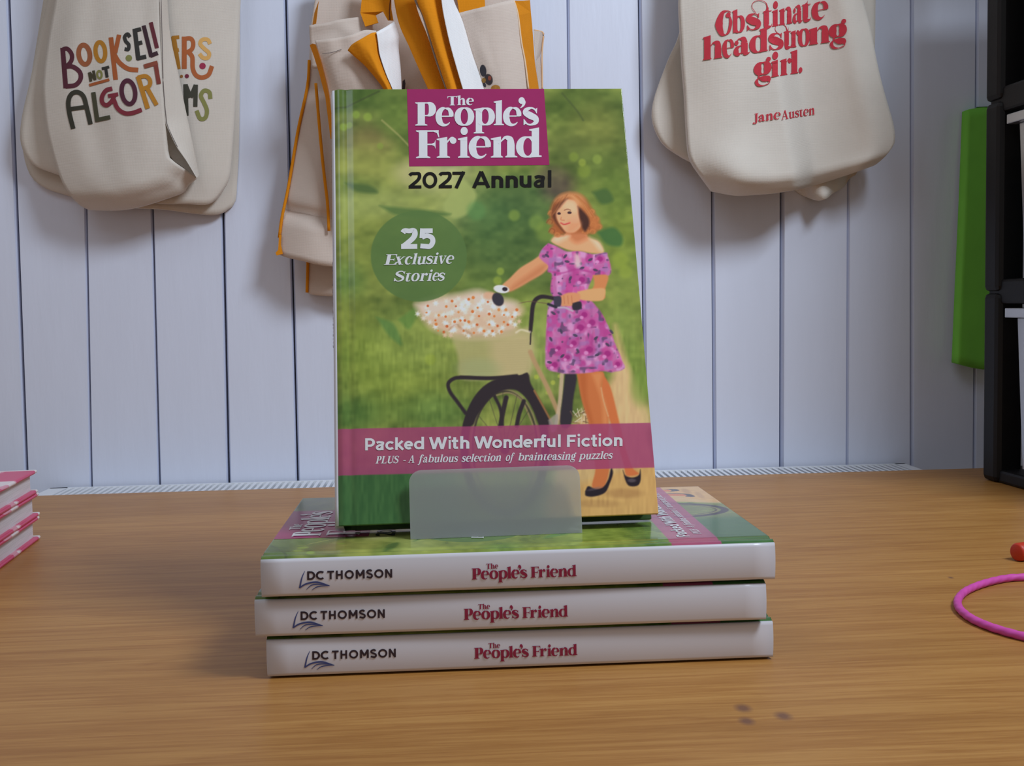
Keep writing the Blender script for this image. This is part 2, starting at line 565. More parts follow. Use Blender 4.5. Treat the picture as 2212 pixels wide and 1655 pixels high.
        g.path([(.98, 1.30), (.72, 1.42), (.42, 1.3), (.24, .7), (.4, .12), (.62, -.02)], [t, t * 1.2, T * .6, T * 1.05, T * .6, t])
        g.path([(.62, -.02), (.84, .16), (.96, .7), (.86, 1.2)], [t, T * .4, T * .42, t])
        g.dot(.80, 1.16, .15)
    elif ch == 'J':
        V(x1 + .2, .1, cap); g.path([(x1 + .2 - h - sl, cap - t / 2), (x1 + .2 + h + sl, cap - t / 2)], t)
        g.path([(x1 + .2, .15), (x1 + .16, -.1), (x1, -.22), (.06, -.16)], [T, T * .7, t, t]); g.dot(.1, -.1, .13)
    xs = np.concatenate([np.r_[a[:, 0], b[:, 0]] for a, b in g.s])
    return g.s, xs.min(), xs.max()


def sans_glyph(ch, w=0.16, xh=0.73):
    """geometric sans, capital height 1"""
    g = Pen(w, w)
    h = w / 2
    L = lambda *p: g.path(p, w, smooth=False)
    r = xh / 2 - h
    if ch == '0': g.arc(.42, .5, .42 - h, .5 - h, 0, 360, w)
    elif ch == 'O': g.arc(.52, .5, .52 - h, .5 - h + .01, 0, 360, w)
    elif ch == '2':
        g.path([(h * .6, .80), (.16, .90), (.34, 1 - h), (.54, .90), (.58, .70), (.48, .50), (.28, .30), (h * .9, h * 1.2)], w); L((0, h), (.68, h))
    elif ch == '5':
        L((.58, 1 - h), (.12, 1 - h)); L((.13, 1.0), (.10, .52))
        g.path([(.09, .56), (.32, .64), (.54, .54), (.58, .32), (.46, .12), (.26, h), (.02, .14)], w)
    elif ch == '7': L((0, 1 - h), (.66, 1 - h)); L((.60, 1.0), (.20, 0))
    elif ch == 'A': L((.44, 1.0), (h * .8, 0)); L((.44, 1.0), (.88 - h * .8, 0)); L((.2, .27), (.68, .27))
    elif ch in 'nhu':
        if ch == 'u':
            L((h, xh), (h, .3)); L((.56 - h, xh), (.56 - h, 0)); g.arc(.28, .29, .28 - h, .29 - h, 180, 360, w)
        else:
            L((h, 0), (h, xh if ch == 'n' else 1.04)); L((.56 - h, 0), (.56 - h, xh - .28)); g.arc(.28, xh - .29, .28 - h, .29 - h, 180, 0, w)
    elif ch == 'l': L((h, 0), (h, 1.04))
    elif ch == 'i': L((h, 0), (h, xh)); g.dot(h, .96, w * .6)
    elif ch == 'a':
        L((.54 - h, 0), (.54 - h, xh * .62))
        g.path([(.06, xh * .82), (.2, xh - h * .8), (.36, xh - h), (.49, xh * .82), (.54 - h, xh * .55)], w)
        g.path([(.5 - h, xh * .56), (.24, xh * .54), (h, xh * .38), (h * 1.1, xh * .18), (.2, h * .8), (.36, h), (.5 - h, xh * .3)], w * .92)
    elif ch == 'o': g.arc(xh / 2, xh / 2, r, r, 0, 360, w)
    elif ch == 'c': g.arc(xh / 2, xh / 2, r, r, 42, 318, w)
    elif ch == 'e': g.arc(xh / 2, xh / 2, r, r, -2, 312, w); L((h, xh * .5), (xh - h * .4, xh * .5))
    elif ch == 'd': g.arc(xh / 2, xh / 2, r, r, 0, 360, w); L((xh - h, 0), (xh - h, 1.04))
    elif ch == 'b': g.arc(xh / 2, xh / 2, r, r, 0, 360, w); L((h, 0), (h, 1.04))
    elif ch == 'k': L((h, 0), (h, 1.04)); L((.54, xh), (h, .28)); L((.22, .42), (.58, 0))
    elif ch == 't': L((.2, .96), (.2, .2)); g.path([(.2, .24), (.22, .1), (.32, h * .9), (.42, h)], w); L((0, xh - h * .9), (.42, xh - h * .9))
    elif ch == 'r': L((h, 0), (h, xh)); g.path([(h, xh * .5), (.18, xh * .86), (.36, xh - h)], w)
    elif ch == 'f': L((.2, 0), (.2, .84)); g.path([(.2, .8), (.23, .96), (.34, 1.04 - h), (.44, 1.02 - h)], w); L((0, xh - h * .9), (.42, xh - h * .9))
    elif ch == 'W': L((h, 1), (.34, 0)); L((.34, 0), (.60, .98)); L((.60, .98), (.86, 0)); L((.86, 0), (1.2 - h, 1))
    elif ch == 'F': L((h, 0), (h, 1)); L((h, 1 - h), (.60, 1 - h)); L((h, .5), (.54, .5))
    elif ch == 'P': L((h, 0), (h, 1)); L((h, 1 - h), (.34, 1 - h)); L((h, .38), (.34, .38)); g.arc(.34, (1 - h + .38) / 2, .26, (1 - h - .38) / 2, 90, -90, w)
    elif ch == 'D': L((h, 0), (h, 1)); L((h, 1 - h), (.34, 1 - h)); L((h, h), (.34, h)); g.arc(.34, .5, .5 - h, .5 - h, 90, -90, w)
    elif ch == 'C': g.arc(.5, .5, .5 - h, .5 - h + .01, 48, 312, w)
    elif ch == 'T': L((0, 1 - h), (.76, 1 - h)); L((.38, 1), (.38, 0))
    elif ch == 'H': L((h, 0), (h, 1)); L((.76 - h, 0), (.76 - h, 1)); L((h, .5), (.76 - h, .5))
    elif ch == 'M': L((h, 0), (h, 1)); L((.94 - h, 0), (.94 - h, 1)); L((h * .9, 1), (.47, .3)); L((.94 - h * .9, 1), (.47, .3))
    elif ch == 'N': L((h, 0), (h, 1)); L((.80 - h, 0), (.80 - h, 1)); L((h, .97), (.80 - h, .03))
    elif ch == 'S': g.path([(.60, .82), (.46, .93), (.32, .93), (.12, .85), (.12, .66), (.34, .53), (.58, .42), (.62, .22), (.46, .08), (.28, h), (.03, .18)], w)
    xs = np.concatenate([np.r_[a[:, 0], b[:, 0]] for a, b in g.s])
    return g.s, xs.min(), xs.max()


def fit_boxes(glyph, boxes, y_of_x, unit, slant=0.0, **kw):
    """letters (char, x0, x1) in page pixels; y_of_x gives the baseline, unit the height of 1 letter unit"""
    out = []
    for ch, x0, x1 in boxes:
        s, a, b = glyph(ch, **kw)
        k = (x1 - x0) / (b - a)
        for l, r in s:
            f = lambda p: np.stack([x0 + (p[:, 0] - a) * k + slant * p[:, 1] * unit,
                                    y_of_x(x0 + (p[:, 0] - a) * k) - p[:, 1] * unit], 1)
            out.append((f(l), f(r)))
    return out


def word(glyph, text, x0, x1, y_of_x, unit, slant=0.0, space=0.04, **kw):
    gl, x, pos = [], 0.0, []
    for ch in text:
        s, a, b = glyph(ch, **kw)
        pos.append((ch, x, x + b - a))
        x += b - a + space
    k = (x1 - x0) / (x - space)
    return fit_boxes(glyph, [(c, x0 + p * k, x0 + q * k) for c, p, q in pos], y_of_x, unit, slant, **kw)


def line(xa, ya, xb, yb):
    return lambda x: ya + (np.asarray(x) - xa) * (yb - ya) / (xb - xa)


def unzoom(strips, ox, oy, s):
    return [(l / s + [ox, oy], r / s + [ox, oy]) for l, r in strips]


def strips_mesh(strips, to3d, normal):
    v, f = [], []
    for k, (l, r) in enumerate(strips):
        n = len(v)
        m = len(l)
        P = np.vstack([l, r])
        v += (to3d(P) + np.asarray(normal, float) * (k % 8) * 2e-5).tolist()
        f += [(n + i, n + i + 1, n + m + i + 1, n + m + i) for i in range(m - 1)]
    return v, f


def face_towards(v, f, normal):
    v = np.asarray(v)
    out = []
    for q in f:
        a, b, c, d = (v[i] for i in q)
        out.append(q if np.dot(np.cross(c - a, d - b), normal) >= 0 else q[::-1])
    return out


def lettering(name, strips, to3d, mat, parent, normal, origin=(0, 0, 0)):
    v, f = strips_mesh(strips, to3d, normal)
    return mesh_obj(name, v, face_towards(v, f, np.asarray(normal, float)), mat, parent, False, origin)


# ------------------------------------------------------------------ book cover: homography and painted picture
def homography(src, dst):
    A, b = [], []
    for (x, y), (u, v) in zip(src, dst):
        A += [[x, y, 1, 0, 0, 0, -u * x, -u * y], [0, 0, 0, x, y, 1, -v * x, -v * y]]
        b += [u, v]
    return np.append(np.linalg.solve(np.array(A, float), np.array(b, float)), 1).reshape(3, 3)


def hmap(Hm, P):
    q = np.c_[P, np.ones(len(P))] @ Hm.T
    return q[:, :2] / q[:, 2:3]


COVER_PX = [(718, 196), (1342, 195), (1425, 1105), (722, 1140)]
COVER_M = [(0, BH), (BW, BH), (BW, 0), (0, 0)]
H_COVER = homography(COVER_PX, COVER_M)
H_PAGE = homography(COVER_M, COVER_PX)
SPINE_PX = [(564, 1212), (1674, 1174), (1673, 1251), (566, 1290)]
SPINE_M = [(BH, BS / 2), (0, BS / 2), (0, -BS / 2), (BH, -BS / 2)]   # (distance from the foot of the book, across the spine)
H_SPINE = homography(SPINE_PX, SPINE_M)


class Picture:
    """a colour field sampled on the cover's grid, addressed in page pixels"""
    def __init__(self, X, Y):
        self.X, self.Y = X, Y
        self.c = np.zeros(X.shape + (3,))

    def _put(self, sl, a, color):
        c = self.c[sl]
        col = np.asarray(color, float)
        c += (col - c) * a[..., None]

    def _box(self, x0, x1, y0, y1):
        m = (self.X > x0) & (self.X < x1) & (self.Y > y0) & (self.Y < y1)
        if not m.any(): return None
        i = np.where(m.any(1))[0]
        j = np.where(m.any(0))[0]
        return np.s_[i[0]:i[-1] + 1, j[0]:j[-1] + 1]

    def blob(self, cx, cy, rx, ry, color, soft=0.6, alpha=1.0, rot=0.0):
        R = max(rx, ry) * 1.6 + 4
        sl = self._box(cx - R, cx + R, cy - R, cy + R)
        if sl is None: return
        x, y = self.X[sl] - cx, self.Y[sl] - cy
        c, s = math.cos(math.radians(rot)), math.sin(math.radians(rot))
        d = np.hypot((x * c + y * s) / rx, (-x * s + y * c) / ry)
        a = np.clip((1 + soft * .5 - d) / max(soft, 1e-3), 0, 1)
        a = a * a * (3 - 2 * a) * alpha
        self._put(sl, a, color)

    def poly(self, pts, color, feather=2.0, alpha=1.0, smooth=True, mod=None):
        p = np.asarray(pts, float)
        if smooth:
            p = catmull(np.vstack([p, p[:1]]), 5)[:-1]
        f = feather + 2
        sl = self._box(p[:, 0].min() - f, p[:, 0].max() + f, p[:, 1].min() - f, p[:, 1].max() + f)
        if sl is None: return
        x, y = self.X[sl], self.Y[sl]
        d = np.full(x.shape, 1e9)
        inside = np.zeros(x.shape, bool)
        for (ax, ay), (bx, by) in zip(p, np.roll(p, -1, 0)):
            ex, ey = bx - ax, by - ay
            t = np.clip(((x - ax) * ex + (y - ay) * ey) / (ex * ex + ey * ey + 1e-9), 0, 1)
            d = np.minimum(d, (x - ax - t * ex) ** 2 + (y - ay - t * ey) ** 2)
            cond = (ay > y) != (by > y)
            inside ^= cond & (x < ex * (y - ay) / (ey if abs(ey) > 1e-9 else 1e-9) + ax)
        d = np.sqrt(d) * np.where(inside, -1, 1)
        a = np.clip(0.5 - d / (2 * max(feather, .5)), 0, 1) * alpha
        if mod is not None: a = a * mod(x, y)
        self._put(sl, a, color)

    def stroke(self, pts, width, color, feather=1.5, alpha=1.0):
        p = catmull(pts, 6) if len(pts) > 2 else np.asarray(pts, float)
        w = np.interp(np.linspace(0, 1, len(p)), np.linspace(0, 1, len(width)), width) if hasattr(width, '__len__') else np.full(len(p), float(width))
        R = w.max() + feather + 2
        sl = self._box(p[:, 0].min() - R, p[:, 0].max() + R, p[:, 1].min() - R, p[:, 1].max() + R)
        if sl is None: return
        x, y = self.X[sl], self.Y[sl]
        a = np.zeros(x.shape)
        for i in range(len(p) - 1):
            ax, ay = p[i]
            ex, ey = p[i + 1] - p[i]
            t = np.clip(((x - ax) * ex + (y - ay) * ey) / (ex * ex + ey * ey + 1e-9), 0, 1)
            d = np.hypot(x - ax - t * ex, y - ay - t * ey) - (w[i] + t * (w[i + 1] - w[i])) / 2
            a = np.maximum(a, np.clip(0.5 - d / (2 * feather), 0, 1))
        self._put(sl, a * alpha, color)


def paint_cover(X, Y):
    P = Picture(X, Y)
    rng = random.Random(5)
    z2 = lambda pts: [(880 + x / 3.598, 380 + y / 3.598) for x, y in pts]      # working sketches, three scales
    z4 = lambda pts: [(1140 + x / 5.515, 400 + y / 5.515) for x, y in pts]
    z5 = lambda pts: [(940 + x / 3.94, 720 + y / 3.94) for x, y in pts]
    z3 = lambda pts: [(900 + x / 4.598, 560 + y / 4.598) for x, y in pts]
    # soft foliage
    n = vnoise(X / 90, Y / 60, 1) * .5 + vnoise(X / 38 + Y / 80, Y / 26, 2) * .3 + vnoise(X / 16, Y / 12, 3) * .2
    n = np.clip((n - .28) / .44, 0, 1)[..., None]
    P.c = np.array([80, 96, 42.]) * (1 - n) + np.array([130, 138, 64.]) * n
    B = P.blob
    for a in [(800, 215, 120, 40, (72, 92, 40)), (760, 200, 60, 30, (66, 88, 36)), (1000, 200, 80, 30, (80, 96, 42)), (780, 300, 70, 45, (96, 100, 52)),
              (800, 310, 45, 30, (112, 98, 58)), (860, 260, 40, 40, (84, 104, 44)), (840, 395, 90, 60, (142, 146, 74)), (790, 350, 60, 40, (134, 136, 66)),
              (760, 410, 60, 25, (88, 106, 48)), (740, 450, 60, 40, (132, 142, 70)), (830, 440, 110, 30, (142, 150, 82)), (960, 380, 80, 34, (186, 178, 132)),
              (900, 372, 40, 24, (176, 168, 112)), (985, 445, 55, 50, (156, 160, 92)), (1040, 385, 40, 30, (120, 128, 68)), (1095, 480, 100, 75, (66, 100, 58)),
              (1060, 560, 80, 70, (74, 98, 50)), (1140, 540, 60, 90, (70, 92, 46)), (1140, 420, 70, 40, (74, 96, 52)), (1050, 620, 60, 40, (92, 112, 52)),
              (1120, 640, 60, 30, (110, 124, 56)), (1260, 230, 90, 40, (74, 90, 38)), (1290, 290, 60, 60, (104, 108, 50)), (1230, 330, 60, 40, (86, 96, 46)),
              (1300, 370, 60, 50, (88, 104, 46)), (1206, 402, 34, 32, (78, 58, 58)), (1185, 380, 30, 20, (92, 84, 60)), (1330, 430, 40, 60, (90, 110, 44)),
              (1350, 520, 40, 60, (116, 132, 50)), (1358, 640, 40, 90, (118, 132, 58)), (1340, 720, 40, 60, (126, 142, 66)), (1375, 800, 30, 60, (112, 134, 56)),
              (760, 560, 60, 60, (122, 132, 58)), (745, 610, 40, 40, (84, 112, 52)), (750, 700, 60, 60, (122, 132, 54)), (800, 780, 90, 70, (120, 138, 52)),
              (900, 740, 90, 80, (136, 150, 70)), (880, 850, 110, 60, (116, 132, 52)), (780, 890, 80, 34, (86, 112, 48)), (760, 900, 40, 30, (74, 104, 46)),
              (940, 890, 70, 40, (92, 120, 56)), (1130, 680, 60, 40, (128, 142, 62)), (1165, 760, 50, 80, (132, 146, 74)), (1020, 690, 60, 40, (150, 150, 90))]:
        B(a[0], a[1], a[2], a[3], a[4], soft=1.4, alpha=.72)
    m2 = vnoise(X / 30 + Y / 50, Y / 18, 31) * .6 + vnoise(X / 12, Y / 9, 32) * .4
    P.c += ((m2 - .5) * 34)[..., None] * np.array([1, .95, .5])
    # leaves and twigs
    for p, c in [([(1000, 385), (960, 440), (975, 470), (1010, 462), (1030, 420)], (150, 158, 90)), ([(820, 445), (900, 452), (975, 462), (930, 470), (860, 466)], (78, 104, 54)),
                 ([(1290, 500), (1325, 490), (1345, 510), (1340, 530), (1310, 525)], (58, 96, 50)), ([(1280, 415), (1310, 408), (1325, 432), (1300, 440)], (64, 90, 46)),
                 ([(1365, 820), (1395, 790), (1402, 850), (1385, 870)], (104, 128, 54)), ([(812, 685), (850, 700), (868, 745), (840, 725)], (84, 118, 58)),
                 ([(745, 395), (800, 402), (815, 418), (770, 414)], (70, 92, 48)), ([(860, 690), (905, 660), (885, 710)], (92, 124, 56))]:
        P.poly(p, c, 4, .85)
    P.stroke([(718, 236), (750, 232), (790, 214), (820, 200)], 3, (56, 66, 36), 2, .8)
    P.stroke([(826, 262), (860, 292), (884, 316)], 3, (166, 154, 96), 2, .7)
    P.stroke([(1215, 205), (1245, 240), (1260, 262)], 3, (64, 74, 40), 2, .7)
    for bx, by, r, c in [(770, 250, 8, (132, 156, 58)), (795, 255, 9, (138, 160, 60)), (742, 276, 8, (134, 158, 56)), (755, 272, 7, (134, 158, 56)), (822, 317, 7, (122, 142, 56)),
                         (1212, 655, 10, (150, 166, 66)), (1076, 605, 9, (150, 164, 60)), (1160, 480, 16, (118, 140, 62)), (1030, 455, 20, (84, 128, 70)), (1112, 465, 12, (132, 150, 62)),
                         (1340, 560, 18, (138, 152, 54)), (1262, 370, 14, (126, 140, 52)), (1240, 340, 10, (120, 136, 50)), (1082, 585, 8, (158, 172, 66)), (1160, 812, 5, (176, 182, 60)),
                         (1196, 824, 5, (182, 184, 70)), (1210, 810, 4, (190, 190, 80)), (1184, 846, 4, (168, 170, 70)), (930, 776, 12, (146, 160, 58)), (1258, 352, 8, (150, 160, 60)),
                         (1180, 500, 22, (124, 142, 60)), (1352, 585, 14, (140, 154, 56)), (1290, 345, 10, (140, 154, 66))]:
        B(bx, by, r, r, c, soft=.8, alpha=.55)
    # sandy path
    P.poly([(1330, 700), (1420, 1000), (1428, 1120), (1190, 1130), (1200, 1030), (1230, 930), (1290, 850), (1330, 800)], (196, 160, 108), 10, .95)
    P.poly([(1340, 760), (1395, 860), (1410, 920), (1330, 910), (1325, 830)], (204, 170, 122), 10, .8)
    P.poly([(1260, 1040), (1420, 1000), (1430, 1112), (1190, 1120)], (196, 152, 90), 8, .9)
    B(1385, 830, 22, 40, (116, 136, 58), 1.0, .7)
    B(1350, 1062, 40, 10, (160, 116, 70), 1.0, .6)
    B(1290, 1085, 50, 8, (160, 118, 72), 1.0, .5)
    # lower left grass below the band
    P.poly([(700, 1020), (1000, 1010), (1060, 1160), (700, 1160)], (50, 88, 48), 14, .95, smooth=False)
    P.poly([(980, 1020), (1160, 1010), (1170, 1160), (1000, 1160)], (104, 112, 62), 20, .8, smooth=False)
    g = vnoise(X / 5, Y / 22, 9)
    P.c += ((g - .5) * 16)[..., None] * np.clip((Y - 620) / 120, 0, 1)[..., None] * np.array([1, 1, .6])
    # ---- bicycle
    dk = (44, 36, 40)
    P.poly(z2([(330, 1215), (500, 1250), (840, 1205), (962, 1195), (950, 1545), (640, 1570), (420, 1570), (395, 1400)]), (166, 158, 104), 5, .85)
    P.poly(z2([(640, 1260), (955, 1215), (948, 1535), (700, 1550)]), (188, 166, 122), 14, .7)
    B(1035, 795, 45, 22, (150, 156, 108), 1.0, .6)
    for k in range(26):
        yy = 735 + k * 2.6
        P.stroke([(985 + k * .3, yy + 3), (1060, yy + 1), (1143, yy - 4)], .9, (146, 132, 84), .8, .28)
    P.stroke(z5([(815, 150), (850, 230), (960, 450), (1060, 680), (1085, 760)]), 10, (172, 136, 96), 2, .9)
    P.stroke(z5([(1085, 340), (1070, 560), (1040, 760)]), 9, (188, 162, 130), 2, .9)
    P.poly(z5([(1112, 336), (1208, 345), (1180, 560), (1160, 770), (1072, 770), (1090, 540)]), (48, 42, 48), 2)
    # straw tuft behind the leg
    for k in range(22):
        a = rng.uniform(-.6, 2.4)
        x0, y0 = 1254 + rng.uniform(-16, 16), 900 + rng.uniform(-12, 12)
        P.stroke([(x0, y0), (x0 + 16 * math.cos(a), y0 - 16 * math.sin(a))], 1.6, rng.choice([(206, 186, 150), (120, 84, 62), (86, 60, 48), (224, 212, 190)]), 1, .8)
    # wheel and mudguard
    t = np.radians(np.linspace(0, 360, 50))
    ring = lambda rx, ry, cx=1092, cy=966: np.stack([cx + rx * np.cos(t), cy + ry * np.sin(t)], 1).tolist()
    P.stroke(ring(88, 142), 18, dk, 1.6)
    P.stroke(ring(74, 126), 3, (134, 118, 84), 1.2, .9)
    P.stroke(ring(70, 122), 4, (60, 50, 46), 1.2, .9)
    P.poly(z5([(300, 650), (380, 520), (480, 430), (600, 375), (740, 350), (800, 340), (820, 420), (900, 560), (1000, 760), (900, 770), (820, 600), (740, 500), (640, 470), (520, 510), (430, 600), (360, 700), (320, 780), (240, 780)]), dk, 2)
    P.stroke(z5([(850, 480), (940, 640), (1005, 760)]), 4, (150, 104, 60), 1.4, .9)
    P.stroke(z5([(530, 520), (640, 500), (740, 560), (800, 680), (840, 780)]), 3, (140, 122, 84), 1.2, .9)
    P.stroke(z5([(510, 530), (560, 640), (575, 780)]), 7, dk, 1.5)
    P.stroke(z5([(610, 540), (585, 650), (560, 780)]), 10, dk, 1.5)
    P.stroke(z5([(760, 570), (720, 680), (700, 780)]), 9, dk, 1.5)
    for k in range(14):
        a = math.radians(k * 360 / 14 + 9)
        P.stroke([(1092, 966), (1092 + 70 * math.cos(a), 966 + 122 * math.sin(a))], 1.6, (60, 52, 48), 1, .55)
    B(1092, 966, 11, 14, dk, .3, 1)
    P.stroke(z3([(1000, 1150), (740, 1175), (450, 1170), (365, 1185), (315, 1235), (335, 1315), (405, 1410), (490, 1525)]), 8, dk, 1.6)
    P.stroke(z3([(440, 1165), (700, 1172), (1000, 1160), (1100, 1130)]), 6, dk, 1.6)
    # pedal side wheel parts right of the seat tube
    P.poly([(1186, 905), (1206, 892), (1204, 925), (1192, 930)], (150, 140, 128), 2, .8)
    # ---- woman: legs and shoes
    P.poly(z5([(1430, 322), (1500, 450), (1560, 680), (1600, 850), (1640, 1000), (1690, 1130), (1742, 1180), (1640, 1196), (1612, 1100), (1540, 860), (1480, 690), (1425, 500)]), (196, 106, 58), 2)
    P.poly(z5([(1210, 318), (1432, 315), (1425, 450), (1475, 620), (1484, 800), (1474, 980), (1492, 1140), (1440, 1305), (1345, 1298), (1372, 1150), (1352, 1000), (1312, 740), (1252, 550)]), (190, 106, 58), 2)
    P.poly(z5([(1340, 330), (1425, 330), (1415, 450), (1465, 620), (1474, 780), (1440, 780), (1420, 560)]), (208, 132, 80), 5, .8)
    P.poly(z5([(1225, 330), (1290, 330), (1300, 540), (1350, 740), (1330, 760), (1262, 550)]), (172, 88, 44), 5, .7)
    P.stroke(z5([(1418, 450), (1440, 560), (1480, 690)]), 2, (232, 176, 130), 1.5, .7)
    P.poly(z5([(1285, 1335), (1312, 1290), (1372, 1312), (1436, 1298), (1482, 1230), (1506, 1135), (1522, 1178), (1492, 1272), (1452, 1345), (1360, 1378), (1292, 1372)]), (34, 26, 34), 1.6)
    P.poly(z5([(1606, 1150), (1630, 1196), (1690, 1212), (1742, 1190), (1755, 1140), (1758, 1230), (1732, 1280), (1662, 1284), (1628, 1236)]), (34, 26, 34), 1.6)
    B(1367, 1034, 9, 4, (120, 108, 112), 1, .5)
    B(1286, 1053, 16, 3, (110, 98, 104), 1, .4, -14)
    # far arm and hand, basket side
    sk, sk2 = (206, 142, 98), (176, 104, 66)
    P.poly(z2([(1050, 600), (1110, 680), (1060, 750), (960, 810), (860, 868), (785, 895), (738, 852), (800, 790), (880, 712), (980, 650)]), sk, 2)
    P.poly(z2([(1095, 680), (1050, 750), (950, 812), (850, 870), (800, 888), (830, 840), (940, 760), (1040, 690)]), sk2, 6, .6)
    # dress
    dress = z2([(1100, 520), (1050, 570), (1028, 622), (1062, 662), (1100, 690), (1098, 735), (1128, 760), (1118, 880), (1140, 950), (1100, 1020), (1085, 1200), (1078, 1400), (1088, 1482), (1150, 1512), (1280, 1528), (1420, 1516), (1520, 1502), (1600, 1512), (1690, 1482), (1672, 1420), (1622, 1300), (1560, 1150), (1500, 1040), (1430, 960), (1402, 900), (1440, 785), (1480, 762), (1560, 768), (1586, 722), (1560, 622), (1545, 590), (1450, 604), (1350, 582), (1250, 584), (1180, 552)])
    P.poly(dress, (180, 100, 148), 2)

    def inside(lo, hi, seed, sc):
        return lambda x, y: np.clip((vnoise(x / sc, y / sc, seed) - lo) / (hi - lo), 0, 1)
    P.poly(dress, (204, 142, 182), 2, .85, mod=inside(.42, .72, 21, 13))
    P.poly(dress, (168, 52, 122), 2, .75, mod=inside(.48, .74, 22, 14))
    P.poly(dress, (192, 74, 138), 2, .65, mod=inside(.50, .76, 23, 10))
    P.poly(dress, (150, 112, 160), 2, .6, mod=inside(.55, .80, 24, 10))
    P.poly(dress, (84, 62, 92), 2, .75, mod=inside(.72, .88, 25, 8))
    for x, y, r in [(1360, 800, 12), (1500, 640, 11), (1350, 1170, 14), (1380, 1070, 12), (1440, 1130, 13), (1420, 1340, 14), (1300, 1290, 11), (1560, 1370, 13), (1150, 1460, 12), (1640, 1450, 10), (1250, 1400, 10), (1180, 1330, 9)]:
        q = z2([(x, y)])[0]
        B(q[0], q[1], r, r * .9, (178, 68, 132), .6, .75)
        B(q[0], q[1], r * .55, r * .5, (148, 34, 108), .6, .8)
        B(q[0] - r * .5, q[1] + r * .5, r * .35, r * .3, (222, 150, 192), .8, .7)
    for x, y, a in [(1090, 615, 40), (1425, 645, -30), (1360, 710, -20), (1465, 725, 15), (1230, 620, -50), (1245, 660, 10), (1270, 790, -60), (1190, 910, 30), (1210, 1390, -40), (1330, 1350, 60), (1120, 1260, 60), (1140, 1060, 30), (1200, 1200, 70), (1310, 1230, 20), (1470, 1250, -40), (1560, 1300, 40), (1480, 1380, -20), (1110, 1440, 10), (1590, 1200, 50)]:
        q = z2([(x, y)])[0]
        B(q[0], q[1], 5.5, 2.8, (66, 58, 78), .5, .9, a)
    P.stroke(z2([(1098, 735), (1200, 750), (1320, 720), (1430, 740)]), 3, (160, 52, 118), 2, .7)
    P.stroke(z2([(1130, 930), (1240, 950), (1400, 930)]), 3, (150, 50, 112), 2, .6)
    for x in (1240, 1330, 1430):
        P.stroke(z2([(x, 1000), (x + 10, 1250), (x + 20, 1500)]), 3, (132, 54, 110), 4, .35)
    P.poly(z2([(1300, 600), (1340, 610), (1350, 690), (1310, 700)]), (214, 190, 176), 4, .7)
    # near arm
    P.poly(z2([(1445, 764), (1562, 768), (1538, 880), (1534, 945), (1440, 945), (1440, 880), (1456, 830)]), (196, 122, 74), 2)
    P.poly(z2([(1325, 892), (1420, 872), (1535, 868), (1532, 940), (1500, 962), (1400, 962), (1335, 945)]), (214, 152, 100), 2)
    P.poly(z2([(1196, 925), (1258, 900), (1340, 908), (1342, 962), (1290, 1000), (1240, 1004), (1200, 1000)]), (206, 136, 94), 2)
    for k in range(3):
        P.stroke(z2([(1220 + 30 * k, 925), (1226 + 30 * k, 985)]), 1.4, (160, 90, 60), 1.2, .6)
    # handlebar
    P.stroke(z2([(962, 1195), (968, 1120), (985, 985), (1035, 935), (1110, 938), (1170, 955)]), [8, 9, 9, 9, 8, 8], dk, 1.5)
    P.stroke(z2([(965, 1190), (960, 1300)]), 3, dk, 1.2)
    P.poly(z2([(1140, 930), (1196, 930), (1196, 1000), (1150, 1012)]), (58, 54, 66), 1.5)
    P.poly(z2([(1290, 980), (1350, 968), (1356, 1020), (1300, 1036), (1284, 1010)]), (46, 40, 48), 1.5)
    P.stroke(z2([(1100, 998), (1180, 1016), (1230, 1016), (1290, 1042)]), 3.4, (176, 158, 170), 1.2)
    P.stroke(z2([(1100, 990), (1160, 1012)]), 6, (44, 40, 50), 1.2)
    P.stroke(z2([(870, 985), (960, 970), (1090, 985)]), 1.5, (96, 70, 56), 1, .8)
    # flowers
    fl = z2([(70, 1000), (200, 955), (400, 925), (560, 895), (700, 950), (850, 985), (905, 1040), (845, 1120), (855, 1195), (700, 1238), (500, 1256), (300, 1226), (180, 1172), (105, 1080)])
    P.poly(fl, (206, 172, 146), 10, .92)
    P.poly(z2([(70, 1000), (200, 955), (400, 925), (560, 895), (700, 950), (850, 990), (700, 1060), (400, 1050), (160, 1090)]), (212, 188, 172), 12, .8)
    for k in range(150):
        x, y = rng.uniform(80, 890), rng.uniform(920, 1240)
        if abs(x - 480) / 430 + abs(y - 1080) / 190 > 1.25: continue
        q = z2([(x, y)])[0]
        a = rng.uniform(0, 180)
        c = rng.choice([(232, 214, 206), (226, 202, 188), (214, 178, 148), (238, 224, 216)])
        B(q[0], q[1], 6.5, 2.2, c, .8, .5, a)
        B(q[0], q[1], 6.5, 2.2, c, .8, .5, a + 60)
        B(q[0], q[1], 6.5, 2.2, c, .8, .5, a + 120)
    for x, y in [(160, 1008), (305, 1012), (380, 1010), (480, 955), (515, 942), (510, 1050), (245, 1080), (300, 1090), (220, 1120), (400, 1055), (370, 1130), (415, 1120), (480, 1130), (545, 1152), (560, 1085), (640, 1068), (680, 1085), (755, 1075), (770, 1035), (855, 1035), (715, 1035), (630, 975), (225, 1150), (310, 1165), (600, 1200), (665, 1200), (735, 1205), (520, 1215), (450, 1120), (705, 1160), (755, 1130), (785, 1150), (440, 1200), (350, 970), (550, 1020), (240, 1200), (285, 1210), (640, 1150), (820, 1090), (150, 1060)]:
        q = z2([(x, y)])[0]
        r = rng.uniform(2.0, 3.6)
        B(q[0], q[1], r, r, rng.choice([(206, 116, 56), (196, 104, 48), (210, 130, 70), (186, 92, 46)]), .6, .95)
